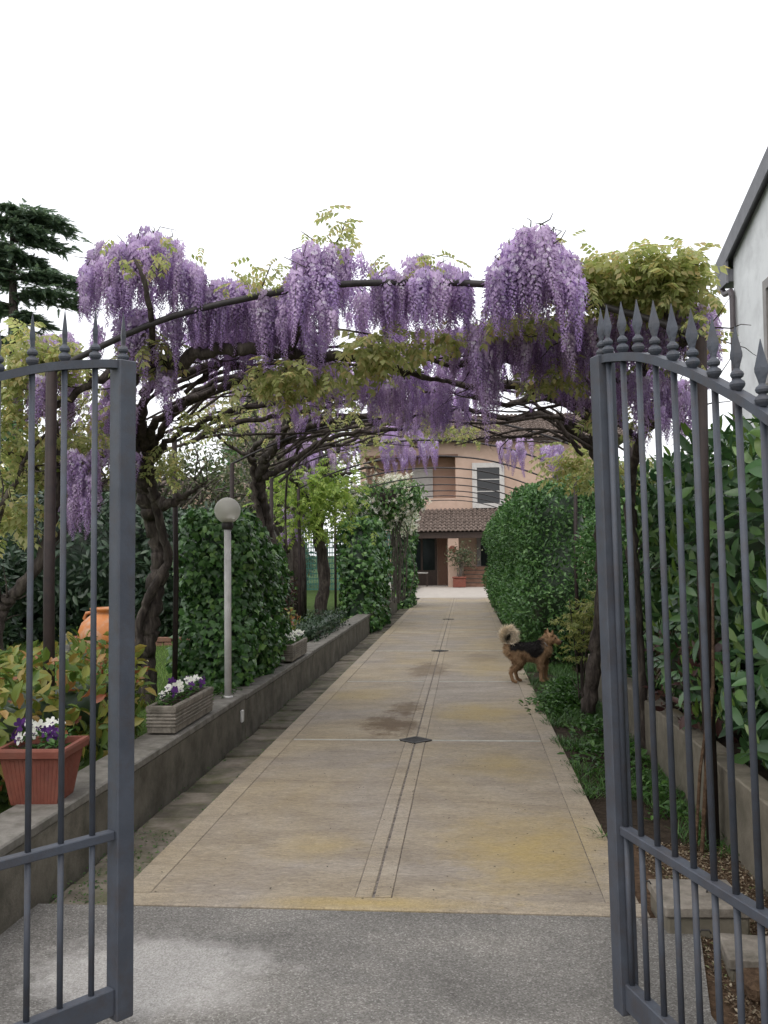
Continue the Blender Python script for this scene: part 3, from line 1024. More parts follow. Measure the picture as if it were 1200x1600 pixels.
# --- vine 1: the big twisted trunk by the left gate leaf
v1 = Vine('thick twisted wisteria trunk just behind the left gate stile, under a mauve flower dome', ground_at(230, 1092, 8.3))
v1.branch((230, 1100, 8.3, .105), (226, 1020, 8.3, .098), (238, 950, 8.3, .088), (250, 880, 8.3, .084), (240, 810, 8.2, .088), (230, 765, 8.1, .09), (224, 735, 8.0, .085), (222, 690, 7.8, .062), (216, 640, 7.5, .05), name='trunk', n=12, k=9, jit=.16)
v1.branch((214, 1040, 8.2, .04), (222, 960, 8.18, .04), (248, 905, 8.18, .042), (262, 870, 8.2, .04), (246, 800, 8.1, .04), (236, 760, 8.0, .04), name='stem', n=9, jit=.2)
v1.branch((236, 770, 8.1, .055), (258, 788, 8.0, .045), (280, 780, 7.9, .034), (305, 765, 7.8, .016), (325, 750, 7.7, .006), twigs=3)
v1.branch((224, 740, 8.0, .06), (208, 690, 7.7, .055), (195, 640, 7.3, .05), (205, 590, 6.6, .045), (250, 568, 6.1, .045), (330, 548, 5.9, .042), (400, 545, 5.9, .04), (470, 556, 5.9, .036), (560, 560, 6.1, .03), (640, 583, 6.3, .022), (700, 596, 6.4, .012), k=8, twigs=10)
v1.branch((218, 650, 7.5, .04), (240, 600, 7.1, .036), (300, 578, 6.8, .034), (360, 570, 6.6, .03), (430, 582, 6.6, .028), (500, 566, 6.6, .022), (560, 548, 6.6, .012), k=8, twigs=8)
v1.branch((228, 700, 7.9, .05), (244, 660, 7.6, .034), (290, 628, 7.4, .028), (345, 604, 7.3, .024), (420, 586, 7.3, .02), (470, 592, 7.3, .012), twigs=7)
v1.branch((232, 720, 8.0, .045), (262, 690, 7.9, .03), (310, 664, 7.9, .026), (370, 640, 7.9, .024), (450, 628, 8.0, .02), (540, 618, 8.1, .014), (600, 606, 8.1, .008), twigs=8)
v1.branch((230, 712, 8.0, .04), (266, 655, 7.7, .03), (330, 598, 7.4, .026), (400, 590, 7.2, .024), (480, 578, 7.2, .02), (550, 545, 7.2, .01), twigs=6)
v1.branch((205, 600, 6.7, .04), (170, 588, 6.5, .034), (130, 606, 6.4, .028), (80, 640, 6.4, .02), (30, 660, 6.4, .012), twigs=7)
v1.branch((236, 575, 6.1, .026), (238, 520, 5.7, .02), (232, 470, 5.5, .018), (222, 430, 5.4, .013), (210, 405, 5.4, .008), k=6, twigs=0, jit=.1)
v1.branch((222, 740, 8.0, .05), (190, 712, 7.8, .04), (150, 706, 7.6, .034), (100, 690, 7.4, .02), (60, 700, 7.3, .01), twigs=7)
v1.branch((450, 552, 5.9, .026), (466, 520, 5.7, .02), (480, 470, 5.5, .016), (500, 420, 5.4, .012), (530, 372, 5.4, .006), (540, 345, 5.4, .003), k=6, jit=.1, twigs=0)
v1.branch((300, 690, 8.6, .03), (360, 662, 8.8, .026), (450, 648, 9.0, .022), (560, 622, 9.0, .016), (640, 598, 9.0, .008), twigs=6)
v1.branch((410, 447, 5.4, .005), (424, 412, 5.4, .003), name='shoot', jit=0)
for k in range(16):                                             # the tangle of thinner arms laid over the hoops
    y0 = R.uniform(545, 690); Y0 = 6.0 + (y0 - 545) / 145 * 3.2
    x0 = R.uniform(205, 300); y1 = y0 - R.uniform(0, 60); x3 = R.uniform(430, 720)
    r0 = R.uniform(.010, .022)
    v1.branch((x0, y0 + 30, Y0, r0), (x0 + (x3 - x0) * .3, (y0 + y1) / 2 + R.uniform(-14, 10), Y0, r0 * .9), (x0 + (x3 - x0) * .65, y1 + R.uniform(-16, 16), Y0, r0 * .75), (x3, y1 + R.uniform(-20, 24), Y0, r0 * .35), n=6, k=5, twigs=3)
# flowers of vine 1
v1.racemes(124, 205, 445, 378, 386, 512, 5.45, 46, top_bias=.9)
v1.racemes(195, 312, 384, 362, 428, 505, 5.45, 58, top_bias=1.1)
v1.racemes(298, 425, 448, 440, 462, 545, 5.6, 52)
v1.racemes(405, 480, 468, 448, 410, 565, 5.5, 40)
v1.racemes(462, 520, 398, 380, 378, 560, 5.0, 30, sy=.15, front=True)
v1.racemes(490, 545, 398, 380, 378, 540, 5.55, 22)
v1.racemes(478, 512, 510, 505, 515, 605, 5.7, 9)
v1.racemes(535, 590, 388, 402, 430, 470, 5.4, 9, sparse=True)
v1.racemes(150, 225, 505, 500, 500, 590, 6.1, 18)
v1.racemes(228, 268, 570, 575, 580, 650, 6.2, 9)
v1.leaves(245, 545, 60, 30, 6.0, 26)
v1.leaves(240, 395, 90, 22, 5.4, 12, .13)
v1.leaves(420, 432, 90, 18, 5.5, 22, .14)
v1.leaves(530, 352, 22, 30, 5.4, 9, .14)
v1.leaves(515, 378, 40, 16, 5.4, 8, .12)
v1.leaves(470, 585, 80, 24, 5.9, 46, .2)
v1.leaves(590, 545, 46, 26, 5.9, 44, .22)
v1.leaves(680, 530, 60, 20, 6.0, 22, .2)
v1.leaves(430, 600, 70, 26, 6.1, 30)
v1.leaves(255, 720, 40, 40, 8.0, 34, .17)
v1.leaves(330, 650, 80, 40, 7.9, 34, .16)
v1.done(singles=190)

# --- vine 2: second trunk further along, its arms fanned over the drive
v2 = Vine('leaning grey wisteria trunk just beyond the ivy block, its bare arms fanning over the drive', ground_at(424, 960, 11.4))
v2.branch((424, 970, 11.4, .09), (428, 880, 11.4, .085), (420, 830, 11.4, .075), (410, 790, 11.3, .075), (405, 752, 11.2, .075), (414, 722, 11.0, .065), (430, 700, 10.8, .05), (470, 672, 10.6, .042), (540, 654, 10.5, .036), (640, 640, 10.5, .026), (720, 640, 10.5, .012), name='trunk', n=10, k=8, jit=.18, twigs=12)
v2.branch((418, 850, 11.3, .045), (402, 790, 11.2, .04), (396, 740, 11.1, .038), (394, 705, 10.9, .036), (420, 682, 10.6, .032), (470, 660, 10.4, .026), (540, 648, 10.3, .02), (600, 655, 10.3, .01), twigs=10)
v2.branch((410, 745, 11.1, .05), (450, 726, 11.1, .035), (500, 690, 11.1, .03), (560, 676, 11.1, .026), (640, 668, 11.1, .02), (700, 650, 11.1, .012), (760, 645, 11.0, .006), twigs=10)
v2.branch((440, 735, 11.2, .03), (490, 700, 11.4, .026), (540, 692, 11.6, .022), (590, 662, 11.7, .016), (660, 658, 11.8, .008), twigs=7)
v2.branch((430, 705, 10.8, .03), (452, 660, 10.4, .024), (462, 630, 9.9, .02), (500, 600, 9.3, .014), (560, 575, 8.8, .008), twigs=7)
v2.branch((400, 720, 10.9, .026), (350, 690, 10.6, .02), (320, 660, 10.2, .014), (300, 640, 9.8, .008), twigs=6)
v2.branch((470, 690, 11.3, .02), (462, 710, 11.5, .02), (450, 740, 11.7, .016), (446, 800, 11.9, .014), (448, 860, 12.0, .012), name='hanging_stem', jit=.2)
for k in range(16):
    y0 = R.uniform(680, 740); Y0 = R.uniform(10.5, 13)
    x0 = R.uniform(395, 440); y1 = y0 - R.uniform(20, 80); x3 = R.uniform(560, 760)
    r0 = R.uniform(.012, .026)
    v2.branch((x0, y0 + 14, Y0, r0), (x0 + (x3 - x0) * .3, (y0 + y1) / 2 + R.uniform(-14, 10), Y0, r0 * .9), (x0 + (x3 - x0) * .65, y1 + R.uniform(-12, 12), Y0, r0 * .7), (x3, y1 + R.uniform(-14, 14), Y0, r0 * .3), n=6, k=5, twigs=4)
v2.racemes(480, 545, 555, 548, 560, 640, 7.6, 22, sy=.6)
v2.racemes(560, 650, 560, 565, 570, 668, 7.8, 36, sy=.6)
v2.racemes(630, 730, 575, 575, 590, 680, 7.9, 36, sy=.6)
v2.racemes(420, 470, 600, 600, 612, 670, 8.6, 12, sy=.5)
v2.racemes(590, 682, 668, 664, 672, 742, 13.5, 40, sy=.8, sc=(.9, 1.25))
v2.racemes(445, 560, 690, 672, 672, 738, 13.2, 34, sy=.9)
v2.racemes(590, 690, 625, 622, 625, 690, 10.4, 26, sy=.6)
v2.racemes(300, 480, 470, 462, 462, 560, 6.9, 52, sy=.6)
v2.racemes(500, 640, 448, 440, 448, 560, 6.9, 40, sy=.6)
v2.leaves(700, 670, 70, 26, 10.8, 34, .18)
v2.leaves(560, 690, 70, 24, 12.5, 34, .18)
v2.leaves(480, 620, 120, 34, 9.0, 40, .17)
v2.leaves(600, 640, 120, 24, 9.6, 30, .17)
v2.leaves(380, 640, 110, 44, 9.5, 46, .15, .8)
v2.leaves(520, 600, 120, 30, 7.6, 40, .16, .5)
v2.done(singles=90)

# --- vine 3: third trunk, bright young leaves round its head
v3 = Vine('third wisteria trunk along the wall with a ruff of bright yellow-green leaves', ground_at(497, 968, 15.6))
v3.branch((500, 975, 15.6, .11), (506, 900, 15.6, .1), (497, 830, 15.6, .1), (495, 790, 15.5, .095), (500, 750, 15.4, .07), (515, 715, 15.2, .055), (550, 690, 15.0, .045), (600, 690, 14.8, .03), (660, 700, 14.8, .014), name='trunk', n=10, k=8, jit=.16, twigs=8)
v3.branch((497, 800, 15.5, .06), (470, 770, 15.3, .05), (455, 745, 15.1, .036), (440, 730, 15.0, .02), twigs=6)
v3.branch((496, 775, 15.5, .05), (480, 730, 15.3, .05), (476, 700, 15.1, .04), (500, 672, 14.8, .03), (560, 664, 14.6, .016), twigs=6)
v3.branch((505, 745, 15.4, .04), (540, 740, 15.4, .03), (575, 730, 15.3, .02), (600, 735, 15.2, .01), twigs=5)
v3.leaves(470, 770, 75, 42, 15.2, 120, .26, .7)
v3.leaves(520, 765, 50, 46, 15.2, 130, .26, .7)
v3.leaves(500, 820, 90, 24, 15.2, 60, .24, .7)
v3.racemes(455, 520, 690, 690, 700, 770, 15.5, 14, sy=.6)
v3.racemes(440, 490, 790, 800, 805, 858, 16, 12, sy=.7)
v3.racemes(290, 480, 500, 490, 490, 590, 7.8, 50, sy=.8)
v3.racemes(560, 760, 520, 510, 520, 630, 7.6, 80, sy=.9)
v3.racemes(430, 620, 570, 565, 570, 660, 9.5, 56, sy=1.0)
v3.racemes(600, 760, 590, 585, 590, 680, 9.5, 46, sy=1.0)
v3.racemes(300, 440, 570, 565, 575, 660, 8.4, 16, sy=.5, sc=(.6, .95))
v3.done('leaf_wist_green', singles=60)

# --- vine 4: the right-hand trunk
v4 = Vine('dark wisteria trunk leaning behind the right gate stile, crowned with yellow-green leaves', ground_at(922, 1112, 9.3))
v4.branch((920, 1118, 9.3, .075), (928, 1040, 9.3, .07), (938, 960, 9.3, .066), (943, 860, 9.2, .064), (940, 760, 9.0, .062), (934, 690, 8.6, .06), (915, 648, 8.1, .05), (862, 618, 7.6, .044), (800, 602, 7.2, .036), (740, 605, 7.0, .026), (680, 590, 6.9, .014), name='trunk', n=10, k=8, jit=.16, twigs=10)
v4.branch((936, 720, 8.8, .05), (905, 680, 8.6, .04), (850, 648, 8.4, .034), (800, 655, 8.4, .028), (720, 640, 8.4, .02), (640, 652, 8.4, .01), twigs=9)
v4.branch((934, 690, 8.6, .05), (905, 615, 7.5, .04), (850, 585, 6.9, .034), (780, 560, 6.5, .026), (700, 570, 6.4, .018), (640, 545, 6.3, .008), twigs=9)
v4.branch((940, 700, 8.7, .05), (960, 640, 7.8, .04), (990, 590, 7.0, .036), (1010, 560, 6.4, .03), (960, 536, 6.0, .024), (905, 528, 5.8, .016), (850, 520, 5.7, .008), twigs=9)
v4.branch((990, 590, 7.0, .035), (1030, 555, 6.2, .03), (1070, 535, 5.6, .022), (1100, 520, 5.4, .012), twigs=8)
v4.branch((925, 660, 8.3, .036), (880, 590, 7.3, .028), (820, 565, 6.9, .024), (760, 545, 6.7, .016), (720, 520, 6.5, .008), twigs=7)
v4.branch((930, 640, 8.1, .03), (870, 612, 7.6, .028), (790, 632, 7.6, .022), (720, 615, 7.6, .014), (660, 612, 7.6, .008), twigs=7)
v4.branch((790, 560, 6.5, .02), (800, 520, 6.0, .016), (830, 470, 5.6, .013), (850, 420, 5.4, .009), (845, 395, 5.4, .004), jit=.1, twigs=0)
v4.branch((1030, 555, 6.2, .018), (1040, 500, 5.6, .014), (1045, 440, 5.4, .01), (1030, 405, 5.4, .004), jit=.1, twigs=1)
v4.branch((900, 672, 8.6, .02), (880, 690, 9.4, .016), (850, 690, 10, .012), (810, 690, 10.5, .006), twigs=4)
for k in range(16):
    y0 = R.uniform(570, 690); Y0 = 6.2 + (y0 - 570) / 120 * 2.4
    x0 = R.uniform(900, 1010); y1 = y0 - R.uniform(-10, 60); x3 = R.uniform(600, 840)
    r0 = R.uniform(.010, .022)
    v4.branch((x0, y0 + 24, Y0, r0), (x0 + (x3 - x0) * .3, (y0 + y1) / 2 + R.uniform(-14, 10), Y0, r0 * .9), (x0 + (x3 - x0) * .65, y1 + R.uniform(-16, 16), Y0, r0 * .75), (x3, y1 + R.uniform(-20, 24), Y0, r0 * .35), n=6, k=5, twigs=3)
v4.racemes(768, 905, 438, 352, 440, 512, 5.05, 70, sy=.25, top_bias=.95, front=True)
v4.racemes(768, 905, 438, 352, 440, 512, 5.4, 35, sy=.3)
v4.racemes(592, 732, 436, 406, 440, 525, 5.4, 68, sy=.3)
v4.racemes(645, 685, 430, 425, 430, 520, 5.05, 7, sy=.1, front=True)
v4.racemes(733, 768, 512, 505, 512, 618, 5.5, 16)
v4.racemes(752, 785, 580, 580, 585, 662, 5.8, 9)
v4.racemes(762, 845, 505, 500, 505, 572, 5.7, 22)
v4.racemes(820, 930, 500, 495, 500, 600, 6.0, 56, sy=.4)
v4.leaves(800, 495, 60, 20, 5.6, 26, .2)
v4.leaves(870, 580, 50, 26, 6.2, 34, .2)
v4.leaves(985, 430, 80, 34, 5.5, 130, .2)
v4.leaves(1048, 432, 52, 42, 5.4, 120, .18)
v4.leaves(930, 440, 50, 40, 5.5, 44, .19)
v4.leaves(1020, 462, 90, 24, 5.5, 44, .2)
v4.leaves(1095, 520, 18, 60, 5.3, 14, .14)
v4.leaves(660, 415, 70, 16, 5.4, 14, .13)
v4.leaves(850, 390, 60, 10, 5.4, 12, .12)
v4.leaves(900, 720, 60, 40, 9.2, 64, .2)
v4.leaves(990, 740, 60, 30, 8.8, 40, .2)
v4.done(singles=220)

# --- vine 5: behind the right gate leaf
v5 = Vine('wisteria stem among the laurels behind the right gate bars, hung with dim mauve clusters', ground_at(1003, 1180, 7.6))
v5.branch((1003, 1190, 7.6, .05), (1000, 1050, 7.6, .045), (990, 900, 7.6, .045), (985, 780, 7.6, .04), (1000, 690, 7.3, .04), (1030, 620, 6.9, .03), (1060, 570, 6.4, .02), name='trunk', n=9, jit=.15, twigs=8)
v5.branch((1000, 690, 7.3, .03), (960, 650, 7.2, .024), (900, 630, 7.1, .018), (840, 640, 7.0, .01), twigs=7)
v5.branch((1010, 670, 7.2, .03), (1060, 640, 6.9, .022), (1100, 620, 6.7, .012), twigs=6)
v5.racemes(1000, 1085, 560, 575, 590, 700, 6.8, 38, sy=.5)
v5.racemes(905, 1000, 500, 480, 470, 580, 6.2, 30, sy=.4)
v5.racemes(1000, 1115, 470, 475, 465, 560, 5.7, 40, sy=.3)
v5.racemes(1085, 1122, 460, 470, 480, 600, 5.4, 12, sy=.2)
v5.racemes(840, 935, 560, 560, 560, 640, 7.0, 30, sy=.5)
v5.racemes(780, 880, 690, 688, 700, 748, 11, 24, sy=.6)
v5.racemes(740, 860, 560, 560, 570, 640, 8.0, 20, sy=.6)
v5.racemes(940, 1060, 470, 465, 470, 580, 6.2, 36, sy=.5)
v5.racemes(930, 1010, 560, 560, 560, 690, 6.6, 24, sy=.4)
v5.racemes(850, 960, 540, 540, 540, 650, 6.4, 20, sy=.4)
v5.leaves(1010, 520, 90, 50, 6.2, 22, .2)
v5.leaves(960, 640, 70, 40, 7.0, 16, .18)
v5.racemes(690, 800, 520, 515, 515, 600, 6.4, 26, sy=.4)
v5.done(singles=50)

# --- vine 6: far left, behind the gate bars
v6 = Vine('pale-leaved wisteria at the far left behind the gate bars, mauve clusters low among the leaves', ground_at(-20, 1150, 6.4))
v6.branch((-20, 1160, 6.4, .05), (-10, 1050, 6.5, .05), (0, 960, 6.6, .05), (20, 930, 6.6, .045), (60, 880, 6.6, .04), (85, 800, 6.6, .034), (90, 740, 6.5, .03), (85, 660, 6.4, .02), (60, 600, 6.3, .01), name='trunk', n=9, jit=.2, twigs=12)
v6.branch((40, 905, 6.6, .03), (90, 840, 6.8, .024), (140, 780, 7.0, .018), (175, 740, 7.2, .012), twigs=8)
v6.branch((0, 960, 6.6, .03), (-10, 840, 6.4, .026), (20, 760, 6.3, .02), (50, 700, 6.2, .014), (100, 660, 6.2, .008), twigs=9)
v6.branch((88, 760, 6.5, .02), (40, 720, 6.5, .016), (-10, 700, 6.4, .01), twigs=5)
v6.leaves(30, 560, 70, 60, 6.2, 84, .2)
v6.leaves(15, 650, 50, 60, 6.2, 44, .2)
v6.leaves(100, 700, 80, 40, 6.6, 64, .2)
v6.leaves(40, 740, 70, 60, 6.5, 64, .2)
v6.leaves(100, 560, 40, 40, 6.4, 30, .18)
v6.leaves(120, 640, 60, 50, 6.8, 30, .18)
v6.leaves(20, 810, 50, 40, 6.5, 30, .2)
v6.racemes(42, 85, 580, 578, 585, 670, 6.2, 22, sy=.25)
v6.racemes(96, 150, 690, 695, 700, 845, 6.7, 40, sy=.4)
v6.racemes(100, 205, 575, 580, 580, 700, 7.2, 52, sy=.6)
v6.racemes(30, 120, 520, 520, 530, 610, 6.8, 26, sy=.5)
v6.racemes(150, 215, 610, 620, 620, 760, 7.6, 26, sy=.5)
v6.racemes(190, 330, 480, 490, 478, 580, 6.2, 34, sy=.4)
v6.racemes(300, 420, 520, 512, 512, 590, 6.5, 30, sy=.4)
v6.racemes(420, 570, 560, 560, 560, 650, 7.4, 24, sy=.5, sc=(.65, 1))
v6.racemes(360, 520, 610, 615, 620, 700, 10.2, 20, sy=.7, sc=(.7, 1.1))
v6.done(singles=120)

# ------------------------------------------------------------------ plants
def clipped(name, label, cat, c, h, n, size, mat, tmpl, seed=1, lumps=.1, ls=2.2, depth=.28, singles=0, tip=(0, 0, -.6), core=.8, spread=.5, group=None, round_=5, faces=None, var=(.7, 1.25), warp=None):
    base = (c[0], c[1], c[2] - h[2])
    t = thing(name, label, cat, base, 0, group)
    cc = (0, 0, h[2])
    pos, nr = box_shell(cc, h, n, depth, lumps, ls, seed, round_, faces)
    if warp: pos = warp(pos)
    rot = orient(nr, tip, spread)
    foliage(t, 'leaf', tmpl, M[mat], pos, rot, NP.uniform(var[0], var[1], len(pos)) * size, singles)
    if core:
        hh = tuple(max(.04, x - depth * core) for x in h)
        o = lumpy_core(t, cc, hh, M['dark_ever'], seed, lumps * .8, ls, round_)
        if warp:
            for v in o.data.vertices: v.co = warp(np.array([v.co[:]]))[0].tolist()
    return t


# ivy block behind the lamp: it slopes down towards the house
def ivy_slope(p):
    p = p.copy()
    k = np.clip((p[:, 1] + .35) / .7, 0, 1)
    p[:, 2] *= 1 - .16 * k * k * (3 - 2 * k) + .035 * np.sin(p[:, 0] * 7 + p[:, 1] * 5)
    return p


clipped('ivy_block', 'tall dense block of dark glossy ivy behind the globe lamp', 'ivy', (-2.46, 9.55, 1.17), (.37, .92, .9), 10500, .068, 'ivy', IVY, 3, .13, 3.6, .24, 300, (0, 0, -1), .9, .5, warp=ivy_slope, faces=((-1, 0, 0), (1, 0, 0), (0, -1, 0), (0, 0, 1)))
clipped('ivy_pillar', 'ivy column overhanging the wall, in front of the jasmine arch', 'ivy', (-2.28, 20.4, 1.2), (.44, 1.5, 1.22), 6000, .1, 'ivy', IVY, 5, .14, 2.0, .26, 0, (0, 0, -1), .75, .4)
clipped('ivy_pillar', 'second, slimmer ivy column nearest the house, at the far end of the wall', 'ivy', (-1.9, 28.0, 1.25), (.3, .9, 1.3), 3000, .11, 'ivy', IVY, 6, .1, 2.4, .2, 0, (0, 0, -1), .75, .4)
# jasmine over the arch between them
tj = thing('jasmine_arch', 'leafy jasmine arch dotted with cream blossom between the two ivy columns', 'jasmine', (-1.9, 22, 2.42))
P_, N_ = [], []
for c, h, n in (((-.15, 0, .45), (.75, .9, .42), 2600), ((.4, .3, .62), (.5, .8, .34), 1500), ((-.5, -.6, .1), (.4, .7, .5), 1200), ((.05, 3.2, .3), (.42, 2.6, .45), 2200)):
    p, q = box_shell(c, h, n, .25, .14, 3, 7, 3)
    P_.append(p); N_.append(q)
P_, N_ = np.concatenate(P_), np.concatenate(N_)
foliage(tj, 'leaf', QUAD, M['jasmine'], P_, orient(N_, (0, 0, -.8), .5), NP.uniform(.07, .13, len(P_)), 0)
sel = (NP.random(len(P_)) < .34) & (N_[:, 1] < .3) & (lump(P_, 3, 9) > -.15) & (P_[:, 0] > -.75)
fp, fn = P_[sel] + N_[sel] * .13, N_[sel]
o = link('blossom', scatter_mesh('blossom', MAPLE[0], MAPLE[1], fp, frames(NP.normal(size=(len(fp), 3)), fn + NP.normal(size=(len(fp), 3)) * .5), NP.uniform(.06, .12, len(fp)), M['petal_cream']), tj)
o['kind'] = 'stuff'
lumpy_core(tj, (-.1, .1, .42), (.5, .7, .25), M['bark'], 7, .08, 3, 3)
bare = MB()
for k in range(26):
    x, y = R.uniform(-.1, .35), R.uniform(-.3, 3)
    p = [(x, y, -2.0), (x + R.gauss(0, .08), y + R.gauss(0, .1), -1.2), (x + R.gauss(0, .1), y + R.gauss(0, .1), -.4), (x + R.gauss(0, .15), y, .3)]
    bare.tube([q[:] for q in catmull(p, 4)], .012, 5)
bare.build('stems', M['bark_light'], tj)['kind'] = 'stuff'

# right-hand hedge and shrubs
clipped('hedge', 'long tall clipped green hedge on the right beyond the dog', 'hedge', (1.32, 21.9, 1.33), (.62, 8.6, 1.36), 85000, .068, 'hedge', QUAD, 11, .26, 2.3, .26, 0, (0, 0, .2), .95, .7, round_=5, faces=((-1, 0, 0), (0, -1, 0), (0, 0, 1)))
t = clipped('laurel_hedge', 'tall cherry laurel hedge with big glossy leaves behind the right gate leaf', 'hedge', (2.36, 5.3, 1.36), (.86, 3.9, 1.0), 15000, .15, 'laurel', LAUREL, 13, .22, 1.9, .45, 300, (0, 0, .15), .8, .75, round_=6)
# fresh pale shoots and some red-brown leaves on the laurel
p, q = box_shell((0, 0, 1.0), (.90, 3.9, 1.0), 1100, .2, .2, 1.7, 13, 6, faces=((-1, 0, 0), (0, 0, 1)))
o = link('new_shoots', scatter_mesh('new_shoots', LAUREL[0], LAUREL[1], p + q * .05, orient(q, (0, 0, 1.1), .35), NP.uniform(.08, .14, len(p)), M['laurel_new']), t)
o['kind'] = 'stuff'
clipped('photinia_bush', 'dark red-brown leaved bush at the foot of the laurel hedge, behind the gate bars', 'shrub', (1.56, 6.9, .72), (.16, .8, .3), 420, .11, 'redleaf', LAUREL, 17, .1, 3, .25, 160, (0, 0, .1), .6, .7, round_=3)
clipped('bay_shrub', 'dark bushy shrub in the shade between the hedge and the leaning right trunk', 'shrub', (2.3, 10.9, 1.15), (.75, 1.7, 1.05), 22000, .07, 'hedge', QUAD, 19, .2, 1.8, .3, 0, (0, 0, .1), .75, .7, faces=((-1, 0, 0), (0, -1, 0), (0, 0, 1)))

# autumn-coloured shrub behind the left wall
clipped('spring_shrub', 'yellow-green shrub with orange-red young leaves behind the flower pot on the left wall', 'shrub', (-2.95, 5.7, .55), (.62, 1.3, .40), 2600, .105, 'autumn', QUAD, 23, .14, 2.6, .3, 300, (0, 0, .1), .8, .8, round_=3)
clipped('spring_shrub', 'low yellow-green shrub filling the corner below the left gate bars, left of the flower pot', 'shrub', (-3.3, 4.1, .5), (.85, .65, .34), 1200, .1, 'autumn', QUAD, 27, .12, 2.6, .3, 120, (0, 0, .1), .8, .8, round_=3)
# shrubs at the back of the left lawn
clipped('evergreen_shrub', 'big dark evergreen shrub at the back of the lawn behind the terracotta jar', 'shrub', (-6.7, 15.0, 1.35), (2.4, 1.2, 1.2), 13000, .15, 'dark_ever', LAUREL, 29, .35, 1.0, .5, 0, (0, 0, -.1), .95, .8, faces=((0, -1, 0), (1, 0, 0), (0, 0, 1)))
clipped('evergreen_shrub', 'dark evergreen shrub at the far left edge, low beside the lawn', 'shrub', (-7.6, 12.3, .95), (1.3, 1.1, .8), 6000, .14, 'dark_ever', LAUREL, 31, .3, 1.2, .4, 0, (0, 0, -.1), .95, .8, faces=((0, -1, 0), (1, 0, 0), (0, 0, 1)))
clipped('evergreen_shrub', 'dark evergreen shrub between the thick twisted trunk and the ivy block', 'shrub', (-5.3, 18.2, 1.4), (1.2, 1.0, 1.2), 7000, .14, 'dark_ever', LAUREL, 33, .3, 1.2, .4, 0, (0, 0, -.1), .95, .8, faces=((0, -1, 0), (1, 0, 0), (0, 0, 1)))
# low plants along the top of the wall
clipped('low_shrub', 'low dark ground-cover shrub spilling onto the wall beyond the second trough', 'shrub', (-2.36, 14.6, .48), (.28, 1.6, .2), 1800, .055, 'dark_ever', QUAD, 35, .1, 3, .15, 0, (0, 0, .2), .7, .8, round_=3)
clipped('low_shrub', 'loose low shrub with rusty young leaves beside the second stone trough', 'shrub', (-2.62, 12.1, .56), (.35, .6, .3), 900, .06, 'autumn', QUAD, 37, .1, 3, .2, 0, (0, 0, .4), .6, .9, round_=3)
clipped('red_bush', 'small round reddish bush on the lawn right of the ivy block', 'shrub', (-3.15, 15.4, .78), (.28, .28, .46), 700, .07, 'redleaf', QUAD, 39, .06, 4, .18, 0, (0, 0, .3), .6, .9, round_=2.4)
clipped('lawn_bush', 'green bush on the lawn behind the second trough', 'shrub', (-4.2, 19.5, .9), (.7, .9, .65), 1700, .08, 'jasmine', QUAD, 41, .15, 2.5, .25, 0, (0, 0, .1), .7, .9, round_=3)


# the small maple by the dog
tm = thing('maple_sapling', 'small yellow-green maple sapling in front of the dog\'s nose', 'maple', (1.18, 9.75, -.02))
st = []
for k in range(7):
    a = R.uniform(0, 6.28)
    e = Vector((.1 + .30 * math.cos(a), .18 * math.sin(a), R.uniform(.8, 1.18)))
    pts = [q for q in catmull([(.06 * math.cos(a), .04 * math.sin(a), 0), (.08 * math.cos(a) + R.gauss(0, .02), .05 * math.sin(a), .35), e], 4)]
    MB().tube(pts, [.010 * (1 - .07 * i) for i in range(len(pts))], 6).build('stem', M['bark'], tm, smooth=True)
P_ = []
for k in range(64):
    a, r = R.uniform(0, 6.28), R.random() ** .6
    c = np.array((.15 + .36 * r * math.cos(a), .3 * r * math.sin(a), 1.22 - .36 * r * r - R.random() * .5))
    P_.append(c + NP.normal(size=(16, 3)) * np.array((.075, .06, .022)))
P_ = np.concatenate(P_)
ang = NP.uniform(0, 6.28, len(P_))
foliage(tm, 'leaf', MAPLE, M['maple'], P_, frames(np.stack([np.cos(ang), np.sin(ang), np.full(len(P_), -.45)], 1), np.array((0, 0, 1.)) + NP.normal(size=(len(P_), 3)) * .3), NP.uniform(.045, .08, len(P_)), 160)


